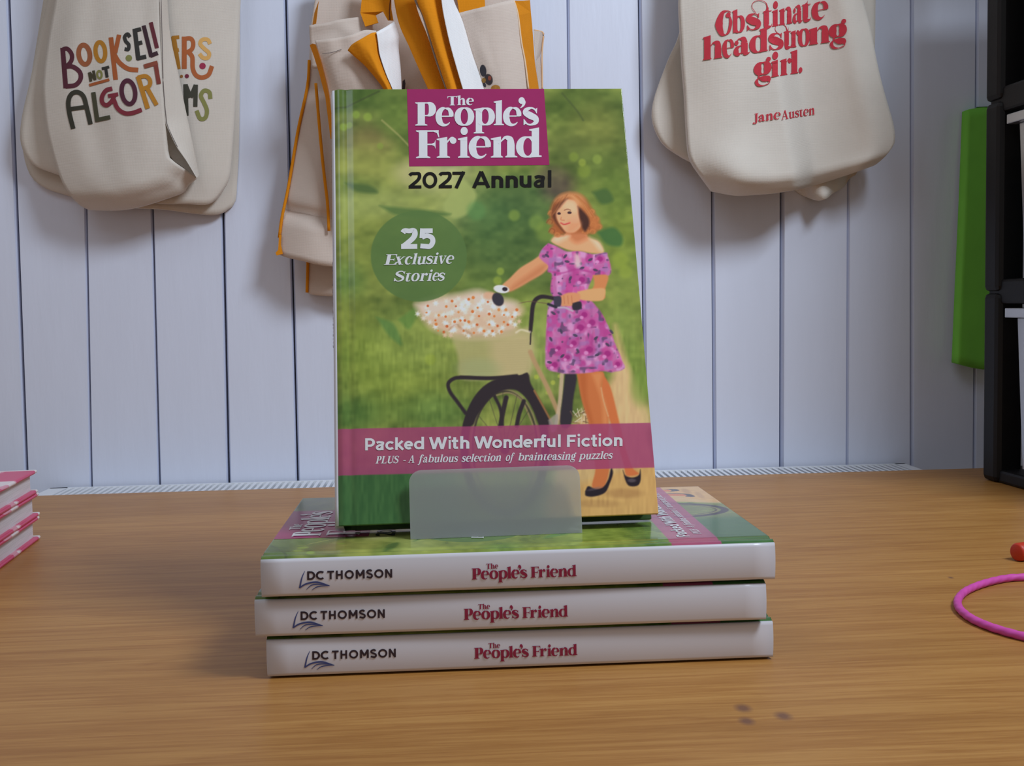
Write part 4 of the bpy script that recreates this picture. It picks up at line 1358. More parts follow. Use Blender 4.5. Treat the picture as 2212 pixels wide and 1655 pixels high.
def traced(strokes, ox, oy, s, panel, parent, origin, prefix, lift=.0003):
    by, last = [], None
    for col, kind, data, w in strokes:
        g = Pen(w, w)
        if kind == 'p': g.path(data, w)
        elif kind == 'l': g.path(data, w, smooth=False)
        elif kind == 'e':
            cx, cy, rx, ry, rot = data
            t = np.radians(np.linspace(0, 360, 41)); c, sn_ = math.cos(math.radians(rot)), math.sin(math.radians(rot))
            x, y = rx * np.cos(t), ry * np.sin(t)
            g.path(np.stack([cx + x * c - y * sn_, cy + x * sn_ + y * c], 1), w, smooth=False, per=1, closed=True)
        elif kind == 'd': g.dot(data[0], data[1], data[2])
        if col != last or kind == 'd': by.append((col, []))
        last = col
        by[-1][1].extend(g.s)
    k = 0
    for col, ss in by:
        k += 1
        nm = 'bag_ink_%d_%d_%d' % col
        mt = bpy.data.materials.get(nm) or material(nm, col, .85, .05, 200)
        lettering('printed_letter', unzoom(ss, ox, oy, s), panel.to3d(lift + .00003 * k), mt, parent, (0, -1, 0), origin)


OR_, MA, BK, OL, GO = (172, 92, 46), (92, 40, 54), (52, 50, 46), (136, 134, 74), (186, 126, 36)
traced([((178, 120, 36), 'l', [(1600, 285), (1662, 695)], 60), ((178, 120, 36), 'l', [(1580, 300), (1672, 292)], 46), ((178, 120, 36), 'l', [(1610, 462), (1668, 452)], 46), ((178, 120, 36), 'l', [(1630, 672), (1676, 664)], 46),
        ((176, 96, 50), 'l', [(1735, 285), (1735, 692)], 62), ((176, 96, 50), 'p', [(1735, 312), (1815, 310), (1848, 370), (1825, 450), (1740, 492)], 54), ((176, 96, 50), 'p', [(1790, 480), (1836, 545), (1842, 680), (1880, 768), (1955, 800), (2040, 765), (2084, 655)], 56),
        ((222, 172, 98), 'p', [(2060, 378), (2030, 325), (1962, 325), (1936, 378), (1990, 440), (2046, 492), (2034, 550), (1972, 552), (1926, 500)], 50),
        ((156, 44, 74), 'd', (1965, 655, 40), 1), ((156, 104, 46), 'd', (1700, 785, 19), 1), ((120, 36, 58), 'd', (1768, 782, 26), 1),
        ((64, 62, 50), 'l', [(1762, 1280), (1752, 885)], 56), ((64, 62, 50), 'l', [(1752, 895), (1815, 1050)], 54), ((64, 62, 50), 'l', [(1815, 1050), (1880, 895)], 54), ((64, 62, 50), 'l', [(1880, 890), (1874, 1168)], 54),
        ((134, 134, 74), 'p', [(2064, 1068), (2050, 985), (1985, 965), (1945, 1030), (1985, 1120), (2020, 1215), (2000, 1305), (1935, 1315), (1890, 1215)], 52)],
       100, 30, 5.821, pb_, bb, og, 'back')

rt, og = bag_root('tote_bag', 260, 453, .06, 'cream tote at the front on the left hook, folded, lettered BOOKSELL', 'bag')
A = lambda pts: [(x / 3.31, y / 3.31) for x, y in pts]
pa = Panel([(150, TOPY), (130, -100)] + A([(395, 0), (340, 300), (310, 560), (310, 700), (330, 900), (370, 1080), (430, 1270), (490, 1380), (560, 1460), (630, 1500)]),
           [(338, TOPY), (342, -100)] + A([(1140, 0), (1148, 300), (1158, 600), (1178, 860), (1196, 1100), (1245, 1158), (1330, 1215), (1405, 1268)]),
           [(150, TOPY), (338, TOPY)], A([(630, 1500), (830, 1502), (1000, 1475), (1200, 1412), (1300, 1372), (1340, 1318), (1405, 1268)]),
           lambda U, V: .050 + .020 * U * (.75 + .25 * step(V, .2, .7)) + .010 * np.sin(np.pi * U) - .018 * step(V, .93, 1.0), seed=8, wr=.003)
ba = pa.mesh('bag_body', M['cloth'], rt, og, .008)
gs = Panel([(338, TOPY), (342, -100)] + A([(1140, 0), (1148, 300), (1158, 600), (1180, 860), (1200, 920), (1262, 1050), (1332, 1150), (1405, 1272)]),
           [(352, TOPY), (358, -100)] + A([(1195, 0), (1215, 250), (1268, 500), (1318, 750), (1360, 950), (1400, 1150), (1421, 1248)]),
           [(338, TOPY), (352, TOPY)], A([(1405, 1272), (1421, 1248)]),
           lambda U, V: .0715 + .005 * (step(V, .2, .7) - 1) - .026 * U, nu=10, wr=.0004)
gs.mesh('side_gusset', M['cloth'], rt, og, .002)
piping('seam_stitching', [(x, y, .0705) for x, y in A([(1152, 0), (1160, 300), (1168, 600), (1190, 860), (1208, 925), (1268, 1050)])], M['stitch'], rt, og, .0004)
sh = patch('folded_base', [(q[0], q[1], d) for q, d in zip(A([(1182, 870), (1204, 925), (1262, 1052), (1335, 1155), (1400, 1262), (1330, 1210), (1245, 1152), (1198, 1095)]), (.062, .05, .045, .045, .046, .05, .056, .06))], M['cloth'], rt, og)
W0 = 60
traced([(MA, 'l', [(205, 425), (245, 935)], W0), (MA, 'p', [(205, 445), (265, 440), (318, 505), (318, 580), (275, 640), (215, 672)], 54), (MA, 'p', [(215, 668), (325, 662), (418, 728), (430, 818), (365, 895), (240, 912)], 58),
        ((158, 92, 56), 'e', (478, 512, 70, 122, -8), 60), (GO, 'e', (680, 475, 60, 120, -6), 54),
        (OR_, 'l', [(812, 295), (872, 828)], 58), (OR_, 'l', [(916, 262), (866, 490)], 54), (OR_, 'p', [(850, 500), (920, 612), (1030, 690), (1156, 706)], 58),
        (BK, 'p', [(1052, 292), (1022, 254), (985, 290), (1000, 345), (1036, 388), (1030, 445), (985, 440)], 46), (OL, 'd', (1038, 555, 40), 1),
        (BK, 'l', [(1112, 186), (1158, 578)], 56), (BK, 'l', [(1100, 212), (1192, 190)], 50), (BK, 'l', [(1130, 378), (1206, 358)], 50), (BK, 'l', [(1140, 562), (1256, 536)], 52),
        ((62, 38, 46), 'l', [(1224, 146), (1320, 538)], 52), ((62, 38, 46), 'l', [(1306, 528), (1402, 490)], 52), ((106, 42, 52), 'l', [(1314, 106), (1392, 430)], 50),
        ((70, 64, 42), 'l', [(540, 735), (560, 850)], 36), ((70, 64, 42), 'l', [(540, 735), (612, 825)], 34), ((70, 64, 42), 'l', [(592, 712), (614, 832)], 34), (OL, 'e', (668, 762, 28, 46, -6), 26), (BK, 'l', [(698, 690), (790, 666)], 34), (BK, 'l', [(745, 676), (765, 798)], 38),
        (OR_, 'l', [(540, 896), (792, 826)], 34),
        ((58, 56, 44), 'p', [(338, 1445), (288, 1240), (278, 1095), (320, 1005), (398, 985), (468, 1040), (508, 1180), (556, 1388)], 58), ((58, 56, 44), 'l', [(292, 1198), (524, 1166)], 52),
        ((74, 72, 52), 'l', [(590, 985), (642, 1358)], 56), ((74, 72, 52), 'l', [(630, 1335), (802, 1298)], 52),
        ((132, 46, 58), 'p', [(828, 938), (752, 962), (702, 1040), (706, 1118), (762, 1148), (828, 1090), (862, 1010)], 54), ((132, 46, 58), 'l', [(775, 1034), (904, 1008)], 46), ((132, 46, 58), 'p', [(850, 1080), (895, 1185), (980, 1246), (1080, 1246), (1200, 1204)], 54),
        ((84, 36, 54), 'e', (1033, 985, 84, 148, -8), 56),
        (GO, 'l', [(1152, 785), (1276, 1190)], 58), (GO, 'p', [(1150, 800), (1246, 782), (1302, 830), (1294, 905), (1200, 950)], 52), (GO, 'l', [(1262, 920), (1388, 1146)], 54),
        ((142, 74, 54), 'l', [(1228, 662), (1400, 612)], 54), ((132, 60, 50), 'l', [(1376, 640), (1416, 880)], 54)],
       100, 30, 5.821, pa, ba, og, 'front')

# --- middle hooks: cream shopping bags with orange gussets
GC = 'cream and orange bags behind the upright annual'
B = lambda pts: [(640 + x / 6.144, y / 6.144) for x, y in pts]
C_ = lambda pts: [(960 + x / 7.52, y / 7.52) for x, y in pts]
Dq = lambda pts: [(580 + x / 3.447, 180 + y / 3.447) for x, y in pts]
rt, og = bag_root('shopping_bag', 690, 636, 0, 'cream bag with orange piping hanging lowest, its bottom corner left of the annual', 'bag', GC)
Panel([(680, 60), (668, 300), (664, 560), (663, 632)], [(900, 60), (890, 300), (885, 560), (880, 640)], [(680, 60), (900, 60)], [(663, 632), (682, 638), (760, 641), (880, 640)], lambda U, V: .012 + .012 * np.sin(np.pi * U), seed=11).mesh('bag_body', M['cloth_warm'], rt, og, .01)
piping('piping', [(670, 300, .014), (665, 560, .014), (663, 632, .014)], M['orange'], rt, og, .0017)

rt, og = bag_root('shopping_bag', 650, 562, .03, 'long cream bag with two orange piped edges, left of the annual', 'bag', GC)
pp = Panel([(690, -60)] + [(672, 55), (668, 130)] + Dq([(290, 20), (220, 350), (150, 760), (100, 1000), (80, 1150), (70, 1270)]), [(860, -60), (868, 130), (880, 300), (890, 450), (900, 590)], [(690, -60), (860, -60)],
           Dq([(70, 1270), (130, 1296), (250, 1322), (450, 1362)]) + [(900, 590)], lambda U, V: .036 + .020 * np.sin(np.pi * np.clip(U * 1.6, 0, 1)) * sm(V) - .010 * np.exp(-((V - .84) / .02) ** 2), seed=12, wr=.003)
pp.mesh('bag_body', M['cloth_warm'], rt, og, .010)
piping('piping', [(x, y, .040) for x, y in [(668, 130)] + Dq([(290, 20), (220, 350), (150, 760), (100, 1000), (80, 1150)])], M['orange'], rt, og, .0017)
piping('piping', [(x, y, .060) for x, y in Dq([(352, 0), (386, 400), (412, 660), (440, 900), (450, 1100)])], M['orange'], rt, og, .0017)
patch('corner_binding', [(x, y, .045) for x, y in Dq([(78, 1130), (96, 1130), (92, 1200), (106, 1270), (60, 1282), (52, 1262), (72, 1240)])], M['orange'], rt, og)
patch('side_gusset', [(x, y, d) for (x, y), d in zip(B([(296, 15), (262, 310), (215, 325), (240, 170)]), (.062, .066, .05, .05))], M['orange'], rt, og)
hem = Panel(B([(172, 335), (178, 480), (195, 700), (200, 900)]), B([(1000, 260), (1040, 440), (1060, 700), (1100, 900)]), B([(172, 335), (420, 300), (560, 262), (860, 225), (1000, 260)]), B([(200, 900), (600, 900), (1100, 900)]), lambda U, V: .062 + .006 * np.sin(np.pi * U), nu=24, nv=16, seed=13)
hem.mesh('hem_band', M['cloth_warm'], rt, og, .004)
patch('strap', [(x, y, d) for (x, y), d in zip(B([(880, -300), (868, 0), (850, 170), (915, 352), (1090, 300), (1055, 200), (1150, 150), (1215, 268), (1290, 270), (1262, 120), (1260, -300)]), (.062, .066, .07, .072, .072, .07, .075, .08, .08, .075, .062))], M['orange'], rt, og)
piping('strap_crease', [(x, y, .0815) for x, y in B([(1250, 0), (1238, 120), (1240, 260)])], material('crease_brown', (120, 66, 16), .9, .1), rt, og, .0007)

rt, og = bag_root('shopping_bag', 880, 420, .03, 'cream bag deep in the middle of the bunch, mostly in shadow', 'bag', GC)
Panel([(760, TOPY), (770, 0), (800, 200), (800, 420)], [(1100, TOPY), (1105, 0), (1110, 200), (1120, 420)], [(760, TOPY), (1100, TOPY)], [(800, 420), (1120, 420)], lambda U, V: .030 + .010 * np.sin(np.pi * U), seed=14).mesh('bag_body', M['cloth_warm'], rt, og, .005)
patch('strap', [(x, y, d) for (x, y), d in zip([(979, -60), (1044, -60), (1048, 14), (1030, 18), (992, 28)], (.05, .05, .055, .055, .055))], M['orange'], rt, og)
patch('printed_motif', [(x, y, .0425) for x, y in B([(1410, 1080), (1440, 1050), (1450, 1110), (1440, 1200), (1405, 1200)])], material('dark_motif_ink', (70, 64, 72), .9, .1), rt, og, .0003)

rt, og = bag_root('shopping_bag', 780, 420, .1, 'cream bag whose wide white hem and flared orange strap rise over the annual', 'bag', GC)
Panel(B([(245, 535), (320, 820), (400, 1130), (445, 1345)]) + [(722, 300), (730, 420)], B([(1060, 405), (1120, 720), (1195, 980), (1290, 1200)]) + [(856, 300), (862, 420)],
      B([(245, 535), (480, 510), (720, 465), (900, 400), (1060, 405)]), [(730, 420), (862, 420)], lambda U, V: .105 + .008 * np.sin(np.pi * U) - .02 * V * (1 - U), nu=40, nv=50, seed=15, wr=.002).mesh('bag_body', M['cloth_warm'], rt, og, .012)
piping('hem_stitching', [(x, y, .1125) for x, y in B([(345, 712), (480, 695), (600, 655)])], M['stitch'], rt, og, .0003)
patch('side_gusset', [(x, y, d) for (x, y), d in zip(B([(178, 600), (215, 578), (258, 590), (330, 830), (402, 1130), (448, 1345)]) + [(722, 300), (714, 300)] + B([(385, 1290), (300, 960), (230, 740)]), (.09, .1, .106, .104, .100, .096, .09, .08, .08, .086, .09))], M['orange'], rt, og)
sp_ = Panel(B([(682, 665), (790, 762), (900, 858), (1040, 1020), (1165, 1195)]) + [(850, 240)], B([(1062, 428), (1085, 560), (1105, 720), (1190, 980), (1282, 1195)]) + [(862, 240)],
            B([(682, 665), (742, 588), (870, 510), (1000, 438), (1062, 428)]), [(850, 240), (862, 240)], lambda U, V: .122 + .014 * np.sin(np.pi * U * .8) - .012 * U, nu=20, nv=30, wr=.001)
sp_.mesh('strap', M['orange'], rt, og, .003)
wf = Panel(B([(1062, 425), (1085, 560), (1105, 720), (1190, 980), (1282, 1195)]) + [(864, 240)], B([(1300, 285), (1345, 400), (1372, 480), (1358, 620), (1385, 900), (1398, 1195)]) + [(868, 240)],
           B([(1062, 425), (1180, 360), (1300, 285)]), [(864, 240), (868, 240)], lambda U, V: .122 - .030 * U, nu=14, nv=24, wr=.001)
wf.mesh('strap_lining', M['lit_cloth'], rt, og, .002)

rt, og = bag_root('shopping_bag', 1090, 420, .1, 'cream bag with a butterfly print and orange gusset, at the right of the bunch', 'bag', GC)
pr_ = Panel(C_([(235, 210), (300, 380), (450, 860), (645, 1450)]) + [(1060, 300), (1070, 420)], C_([(1125, -10), (1195, 240), (1250, 680), (1310, 1000), (1365, 1450)]) + [(1155, 300), (1165, 420)],
            C_([(235, 210), (430, 160), (640, 108), (860, 50), (1125, -10)]), [(1070, 420), (1165, 420)], lambda U, V: .098 + .010 * np.sin(np.pi * U), seed=16, wr=.0018)
br = pr_.mesh('bag_body', M['cloth_warm'], rt, og, .012)
patch('side_gusset', [(x, y, d) for (x, y), d in zip(C_([(1130, 10), (1200, 250), (1255, 690), (1315, 1000), (1372, 1450)]) + [(1158, 300), (1185, 300)] + C_([(1535, 1450), (1470, 1000), (1425, 400), (1405, 200), (1390, 0), (1270, 10)]), (.098, .098, .098, .098, .098, .098, .06, .06, .06, .06, .06, .06, .08))], M['orange'], rt, og)
piping('piping', [(x, y, .099) for x, y in C_([(1128, 5), (1195, 240), (1250, 680), (1310, 1000), (1368, 1450)])], material('cream_piping', (236, 206, 172), .9, .05), rt, og, .0009)
patch('back_panel', [(x, y, d) for (x, y), d in zip(C_([(1450, 492), (1560, 510), (1610, 545), (1595, 700), (1560, 900), (1575, 1100), (1595, 1450), (1535, 1450), (1480, 1000)]), (.05, .04, .03, .03, .03, .03, .03, .04, .05))], M['cloth_warm'], rt, og)
piping('back_piping', [(x, y, .033) for x, y in C_([(1450, 490), (1560, 510), (1612, 548), (1598, 700), (1585, 900), (1590, 1450)])], material('pale_orange_piping', (232, 186, 140), .9, .05), rt, og, .0009)
for nm, col, kx, ky, rx, ry, rot in [('printed_butterfly_wing', (52, 50, 58), 628, 1150, 52, 98, -6), ('printed_butterfly_wing', (60, 50, 52), 716, 1292, 66, 92, -14), ('printed_butterfly_spot', (150, 112, 50), 640, 1305, 34, 42, 0), ('printed_butterfly_spot', (146, 74, 56), 735, 1270, 28, 40, 0), ('printed_butterfly_tail', (52, 50, 58), 650, 1380, 22, 40, -20), ('printed_flower', (176, 122, 48), 830, 1440, 76, 62, 0)]:
    g = Pen(1, 1); g.dot(0, 0, 1)
    c, s_ = math.cos(math.radians(rot)), math.sin(math.radians(rot))
    R2 = np.array([[c, s_], [-s_, c]])
    ss = [((l * [rx, ry]) @ R2 + [kx, ky], (r * [rx, ry]) @ R2 + [kx, ky]) for l, r in g.s]
    lettering(nm, unzoom(ss, 960, 0, 7.52), pr_.to3d(.0003 + (.0004 if 'spot' in nm else .0002 * ('716' in str(kx)))), material('motif_%d_%d' % (kx, ky), col, .85, .25, 300), br, (0, -1, 0), og)
sp2 = Panel([(842, -60)] + B([(1345, 250), (1500, 620), (1640, 940), (1755, 1200)]) + [(940, 240)], [(886, -60)] + B([(1600, 105), (1740, 470), (1860, 830), (1995, 1200)]) + [(976, 240)], [(842, -60), (886, -60)], [(940, 240), (976, 240)], lambda U, V: .088 + .004 * np.sin(np.pi * U) + .02 * V, nu=12, nv=30, wr=.001)
sp2.mesh('strap', M['orange'], rt, og, .003)
sp3 = Panel([(886, -60)] + B([(1600, 0), (1700, 250), (1860, 760), (2006, 1200)]) + [(982, 240)], [(946, -60)] + B([(1925, 0), (1955, 200), (2030, 550), (2120, 880), (2214, 1200)]) + [(1012, 240)], [(886, -60), (946, -60)], [(982, 240), (1012, 240)], lambda U, V: .112 + .016 * np.sin(np.pi * (.25 + U * .75)) , nu=16, nv=30, wr=.001)
sp3.mesh('strap', M['orange'], rt, og, .003)
piping('strap_edge', [(886, -60, .118)] + [(x, y, .118) for x, y in B([(1580, 0), (1680, 200), (1840, 740), (2000, 1200)])], material('grey_edge', (150, 138, 124), .9, .05), rt, og, .0012)
wf2 = Panel([(946, -60)] + B([(1930, 0), (1958, 200), (2032, 550), (2122, 880), (2216, 1200)]) + [(1014, 240)], C_([(100, -300), (150, 0), (300, 350), (450, 850), (650, 1455)]) + [(1058, 240)], [(946, -60), C_([(100, -300)])[0]], [(1014, 240), (1058, 240)], lambda U, V: .130 - .032 * U, nu=14, nv=30, wr=.001)
wf2.mesh('strap_lining', M['lit_cloth'], rt, og, .002)

# --- right hook
E3 = lambda pts: [(1360 + x / 3.448, y / 3.448) for x, y in pts]
rt, og = bag_root('tote_bag', 1780, 430, 0, 'cream tote behind the red lettered one, only a crumpled bottom corner showing', 'bag')
Panel([(1560, TOPY), (1600, 100), (1640, 300), (1690, 380), (1717, 410)], [(1880, TOPY), (1884, 100), (1880, 250), (1866, 340), (1848, 378)], [(1560, TOPY), (1880, TOPY)], E3([(1232, 1418), (1300, 1450), (1440, 1492), (1520, 1440), (1592, 1400), (1640, 1332), (1682, 1305)]),
      lambda U, V: .012 + .014 * np.sin(np.pi * U) + .008 * np.sin(9 * U + 4 * V) * step(V, .8, 1), seed=31, wr=.003, sc=(9, 9)).mesh('bag_body', M['cloth'], rt, og, .012)
rt, og = bag_root('tote_bag', 1450, 330, .02, 'cream tote second on the right hook, its left side showing beside the red lettered one', 'bag')
Panel([(1500, TOPY), (1490, -60)] + E3([(378, 230), (300, 420), (230, 600), (182, 750), (170, 870), (200, 980), (262, 1080), (380, 1162), (450, 1200)]), [(1886, TOPY), (1891, -60), (1891, 40), (1889, 120), (1880, 250), (1850, 330), (1800, 372)], [(1500, TOPY), (1886, TOPY)], [E3([(450, 1200)])[0], (1560, 378), (1680, 392), (1800, 372)],
      lambda U, V: .030 + .012 * np.sin(np.pi * U), seed=33, wr=.002).mesh('bag_body', M['cloth'], rt, og, .006)
rt, og = bag_root('tote_bag', 1650, 420, .06, 'cream tote at the front on the right hook, lettered in red', 'bag')
pc = Panel([(1482, TOPY), (1474, -100)] + E3([(375, 0), (386, 250), (400, 500), (416, 700), (436, 1050), (462, 1190), (532, 1300), (620, 1420)]), [(1826, TOPY), (1846, -100)] + E3([(1740, 0), (1792, 200), (1852, 500), (1902, 700), (1960, 900), (1977, 1000), (1970, 1075), (1905, 1165), (1840, 1222)]),
           [(1482, TOPY), (1826, TOPY)], E3([(620, 1420), (800, 1452), (960, 1446), (1130, 1430), (1350, 1388), (1600, 1312), (1800, 1242), (1840, 1222)]),
           lambda U, V: .064 + .018 * np.sin(np.pi * np.clip(U / .55, 0, 1) * .5) - .030 * step(U, .47, .60) + .010 * step(U, .62, .9) + .006 * np.exp(-((U - .9) / .08) ** 2) + .012 * np.exp(-((U - .2) ** 2 / .02 + (V - .92) ** 2 / .006)) - .014 * step(V, .95, 1.0), nu=70, nv=60, seed=36, wr=.003)
bc = pc.mesh('bag_body', M['cloth'], rt, og, .010)
F = dict(T=.46, t=.05, asc=1.42, sl=.09)
l1, l2, l3 = line(430, 440, 1690, 224), line(230, 742, 1780, 520), line(860, 985, 1400, 900)
s = fit_boxes(serif_glyph, [('Q', 370, 582), ('b', 582, 738), ('s', 750, 936), ('t', 958, 1074), ('i', 1072, 1152), ('n', 1160, 1322), ('a', 1326, 1450), ('t', 1440, 1554), ('e', 1558, 1765)], l1, 205, slant=.0, **F)
s += fit_boxes(serif_glyph, [('h', 218, 462), ('e', 458, 604), ('a', 596, 802), ('d', 792, 1022), ('s', 1026, 1216), ('t', 1214, 1312), ('r', 1302, 1410), ('o', 1392, 1540), ('n', 1524, 1786), ('g', 1770, 1996)], l2, 208, **F)
s += fit_boxes(serif_glyph, [('g', 846, 1068), ('i', 1062, 1156), ('r', 1172, 1312), ('l', 1298, 1396), ('.', 1400, 1446)], l3, 205, **F)
g = Pen(1, 1)
g.path([(870, 158), (826, 90), (842, 30), (915, 4), (990, 30), (1014, 90), (1010, 140)], [9, 7, 7, 7, 8, 18, 44])
g.path([(1152, 420), (1112, 370), (1122, 322), (1180, 300), (1236, 322), (1256, 372), (1260, 420)], [8, 6, 6, 6, 7, 12, 30])
s += g.s
s2 = word(serif_glyph, 'Jane', 835, 1178, line(835, 1512, 1178, 1463), 82, T=.26, t=.07) + word(serif_glyph, 'Austen', 1190, 1600, line(1190, 1476, 1600, 1410), 82, T=.26, t=.07)
lettering('slogan_lettering', unzoom(s, 1480, 0, 5.708), pc.to3d(.0010), M['red_ink'], bc, (0, -1, 0), og)
lettering('author_lettering', unzoom(s2, 1480, 0, 5.708), pc.to3d(.0010), M['red_ink'], bc, (0, -1, 0), og)

# ------------------------------------------------------------------ green folder, drawer tower
rt, og = bag_root('folder', 2095, 790, 0, 'bright green card folder against the wall, half hidden by the black drawer tower', 'folder')
Panel([(2093, 236), (2086, 420), (2077, 620), (2070, 785)], [(2160, 236), (2160, 420), (2160, 620), (2160, 802)], [(2093, 236), (2125, 232), (2160, 236)], [(2070, 785), (2118, 797), (2160, 802)], lambda U, V: .020 + .012 * V - .008 * U, nu=14, nv=30, wr=.0008).mesh('front_sheet', M['green'], rt, og, .018)
patch('back_sheet', [(2110, 231, .006), (2160, 229, .006), (2160, 250, .006), (2112, 250, .006)], material('dark_green_card', (58, 112, 40), .8, .05), rt, og)

P1, P2 = at_height(2119, 1035, 0), at_height(2213, 1062, 0)
e1 = (P2 - P1); e1 /= np.linalg.norm(e1)
e2 = np.array([-e1[1], e1[0], 0])
if e2[0] < 0: e2 = -e2
tw = empty('drawer_tower', P1)
tw.matrix_world = frame(e1, e2, (0, 0, 1) if np.dot(np.cross(e1, e2), (0, 0, 1)) > 0 else (0, 0, -1), P1)
FLIP = 1 if np.dot(np.cross(e1, e2), (0, 0, 1)) > 0 else -1
tag(tw, 'black plastic tower of clear pull-out drawers at the right end of the table', 'drawers')


def face_z(px, py):
    """height on the tower's open face, and distance along it"""
    r = ray(px, py)
    t = np.dot(P1 - CAM, e2) / np.dot(r, e2)
    p = CAM + r * t
    return p[2], np.dot(p - P1, e1)


levels = [0.0] + [face_z(2160, y)[0] for y in (632, 215)]
for _ in range(2): levels.append(levels[-1] + (levels[2] - levels[1]))
LW, LD, PW = .26, .30, .030
tbx = lambda lo, hi: ((lo[0], lo[1], min(lo[2] * FLIP, hi[2] * FLIP)), (hi[0], hi[1], max(lo[2] * FLIP, hi[2] * FLIP)))
for x0_, y0_ in ((0, 0), (LW - PW, 0), (0, LD - PW), (LW - PW, LD - PW)):
    for k in range(4):
        m = MB(); m.box(*tbx((x0_, y0_, levels[k] + (.0008 if k else 0)), (x0_ + PW, y0_ + PW, levels[k + 1])))
        m.build('post', M['black'], tw, bevel=.006)
for k in range(5):
    m = MB(); z = levels[k]
    m.box(*tbx((.004, .004, z + (0 if k == 0 else -.012)), (LW - .004, LD - .004, z + .014)))
    m.build('tier_frame', M['black'], tw, bevel=.003)
m = MB()
for k in range(4): m.box(*tbx((.004, LD * .5, levels[k] + .012), (LW - .004, LD * .52, levels[k + 1] - .012)))
m.build('inner_panel', M['black'], tw)
clear = material('clear_drawer_plastic', (98, 102, 112), .3, .03)
clear.node_tree.nodes['Principled BSDF'].inputs['Transmission Weight'].default_value = .55
for k in range(3):
    z0, z1 = levels[k] + .018, levels[k + 1] - .026
    m = MB()
    xo, xi = .046, .036
    q = [(-LW / 2 + xo + .012, z0), (LW / 2 - xo - .012, z0), (LW / 2 - xo, z1), (-LW / 2 + xo, z1)]
    m.prism([(a + LW / 2, b * FLIP) for a, b in q], (1, 0, 0), (0, 0, 1), (0, 1, 0), (0, .012, 0), .003)
    m.prism([(a + LW / 2, b * FLIP) for a, b in [(-LW / 2 + xi, z1), (LW / 2 - xi, z1), (LW / 2 - xi, z1 + .010), (-LW / 2 + xi, z1 + .010)]], (1, 0, 0), (0, 0, 1), (0, 1, 0), (0, .004, 0), .012)
    d_ = m.build('drawer', clear, tw, bevel=.001)
    m = MB(); m.box(*tbx((xo + .016, .018, z0 + .004), (LW - xo - .016, LD * .45, z0 + (z1 - z0) * .8)))
    m.build('drawer_contents', material('stored_paper_%d' % k, [(150, 148, 158), (92, 138, 150), (70, 72, 76)][k], .8, .2, 18.0), d_)

# ------------------------------------------------------------------ pink cord loop and red marker
pts = [(1980 + x / 4.138, 1050 + y / 4.138) for x, y in [(1500, 800), (1200, 802), (960, 815), (830, 822), (700, 845), (560, 885), (440, 940), (378, 1000), (368, 1060), (405, 1120), (500, 1190), (640, 1252), (780, 1298), (960, 1345), (1250, 1400), (1500, 1420)]]
c = catmull(pts, 12)
R0 = .0026
w = at_height(c[:, 0], c[:, 1], R0)
m = MB()
n = 14
v, f = [], []
arcl = np.r_[0, np.cumsum(np.linalg.norm(np.diff(w, axis=0), axis=1))]
wf_ = np.stack([np.interp(np.linspace(0, arcl[-1], 260), arcl, w[:, k]) for k in range(3)], 1)
for i, p in enumerate(wf_):
    t = wf_[min(i + 1, 259)] - wf_[max(i - 1, 0)]; t /= np.linalg.norm(t)
    s_ = np.cross(t, (0, 0, 1)); s_ /= np.linalg.norm(s_)
    tw_ = i * .22
    for j in range(n):
        a = 2 * math.pi * j / n
        rr = R0 * (.90 + .10 * abs(math.cos(1.5 * (a - tw_))))
        v.append(p + rr * (math.cos(a) * s_ + math.sin(a) * np.array([0, 0, 1.0])))
f = [(i * n + j, i * n + (j + 1) % n, (i + 1) * n + (j + 1) % n, (i + 1) * n + j) for i in range(259) for j in range(n)]
tag(mesh_obj('cord', v, f, M['pink_cord'], None, True), 'twisted bright pink cord lying in a loop at the right edge of the table', 'cord')

mr_ = .0068
pc0 = at_height(2195, 1213, 0.0)
ax = np.array([.94, .34, 0]); ax /= np.linalg.norm(ax)
mk = empty('marker_pen', pc0)
tag(mk, 'red-orange marker pen lying end-on by the pink cord', 'pen')
c0 = pc0 + np.array([0, 0, mr_])
m = MB()
m.tube([c0 + ax * x for x in (0, .0006, .0018, .06, .0605)], [mr_ * .80, mr_ * .93, mr_, mr_, mr_ * .9], 28)
m.build('cap', M['red'], mk, True, pc0)
m = MB(); m.tube([c0 + ax * x for x in (.061, .0615, .13, .132)], [mr_ * .8, mr_ * .94, mr_ * .94, mr_ * .8], 28)
m.build('barrel', material('barrel_white', (220, 214, 210), .4, .03), mk, True, pc0)

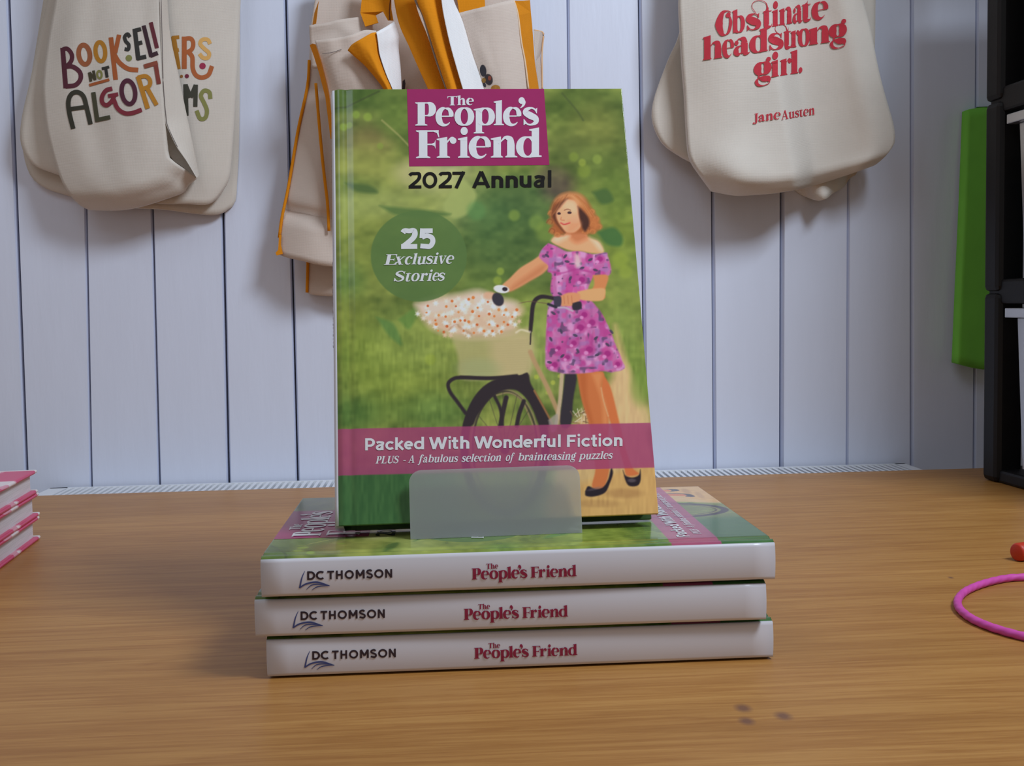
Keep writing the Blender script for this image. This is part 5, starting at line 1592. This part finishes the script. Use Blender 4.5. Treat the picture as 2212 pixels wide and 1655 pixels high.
# ------------------------------------------------------------------ pink books at the left edge
pinkm = bpy.data.materials.new('pink_patterned_cover')
pinkm.use_nodes = True
nt = pinkm.node_tree
b = nt.nodes['Principled BSDF']; b.inputs['Roughness'].default_value = .3
tc = nt.nodes.new('ShaderNodeTexCoord')
nz = nt.nodes.new('ShaderNodeTexNoise'); nz.inputs['Scale'].default_value = 22; nz.inputs['Detail'].default_value = 1.5
nt.links.new(tc.outputs['Object'], nz.inputs['Vector'])
rp = nt.nodes.new('ShaderNodeValToRGB')
rp.color_ramp.interpolation = 'CONSTANT'
e = rp.color_ramp.elements
e[0].color = tuple(lin((214, 52, 106))) + (1,); e[0].position = 0
e[1].color = tuple(lin((238, 222, 222))) + (1,); e[1].position = .66
x_ = e.new(.62); x_.color = tuple(lin((226, 150, 168))) + (1,)
nt.links.new(nz.outputs['Fac'], rp.inputs[0]); nt.links.new(rp.outputs[0], b.inputs['Base Color'])
tipm = material('white_cover_edge', (236, 228, 226), .4, .02)
K0, K1 = at_height(89, 1163, 0), at_height(0, 1231, 0)
f1 = (K1 - K0); f1 /= np.linalg.norm(f1)
f2 = np.array([f1[1], -f1[0], 0])
if f2[0] > 0: f2 = -f2
PT, PL, PWD = .0205, .21, .15
labs = ['pink and white book at the bottom of the left stack', 'pink and white book in the middle of the left stack', 'pink and white book on top of the left stack']
base = None
for k in range(3):
    off = [0, -.002, .001][k]
    if base is None:
        base = r_ = empty('pink_book', K0)
        for z in (0.0, PT - .0032):
            m = MB(); m.box((.006, 0, z), (PL, PWD, z + .0032)); cv = m.build('cover_board', pinkm, r_, bevel=.0013)
            m = MB(); m.box((0, .0002, z + .0002), (.008, PWD, z + .0030)); tag(m.build('cover_edge', tipm, r_, bevel=.0012), 'white strip along the far cover edge')
        m = MB(); m.box((.010, .004, .0030), (PL - .004, PWD - .002, PT - .0030)); m.build('page_block', M['paper'], r_)
        m = MB(); m.box((0.002, PWD - .002, .001), (PL, PWD, PT - .001)); m.build('spine', pinkm, r_, bevel=.0008)
    else:
        r_ = copy_tree(base)
    zz = np.cross(f1, f2)
    fl = zz[2] > 0
    r_.matrix_world = frame(f1, f2, (0, 0, 1), K0 + f1 * off + f2 * (-.001 * k) + np.array([0, 0, PT * k])) if fl else Matrix(frame(f1, f2, (0, 0, 1), K0 + f1 * off + np.array([0, 0, PT * k])))
    tag(r_, labs[k], 'book', 'pink books at the left edge')
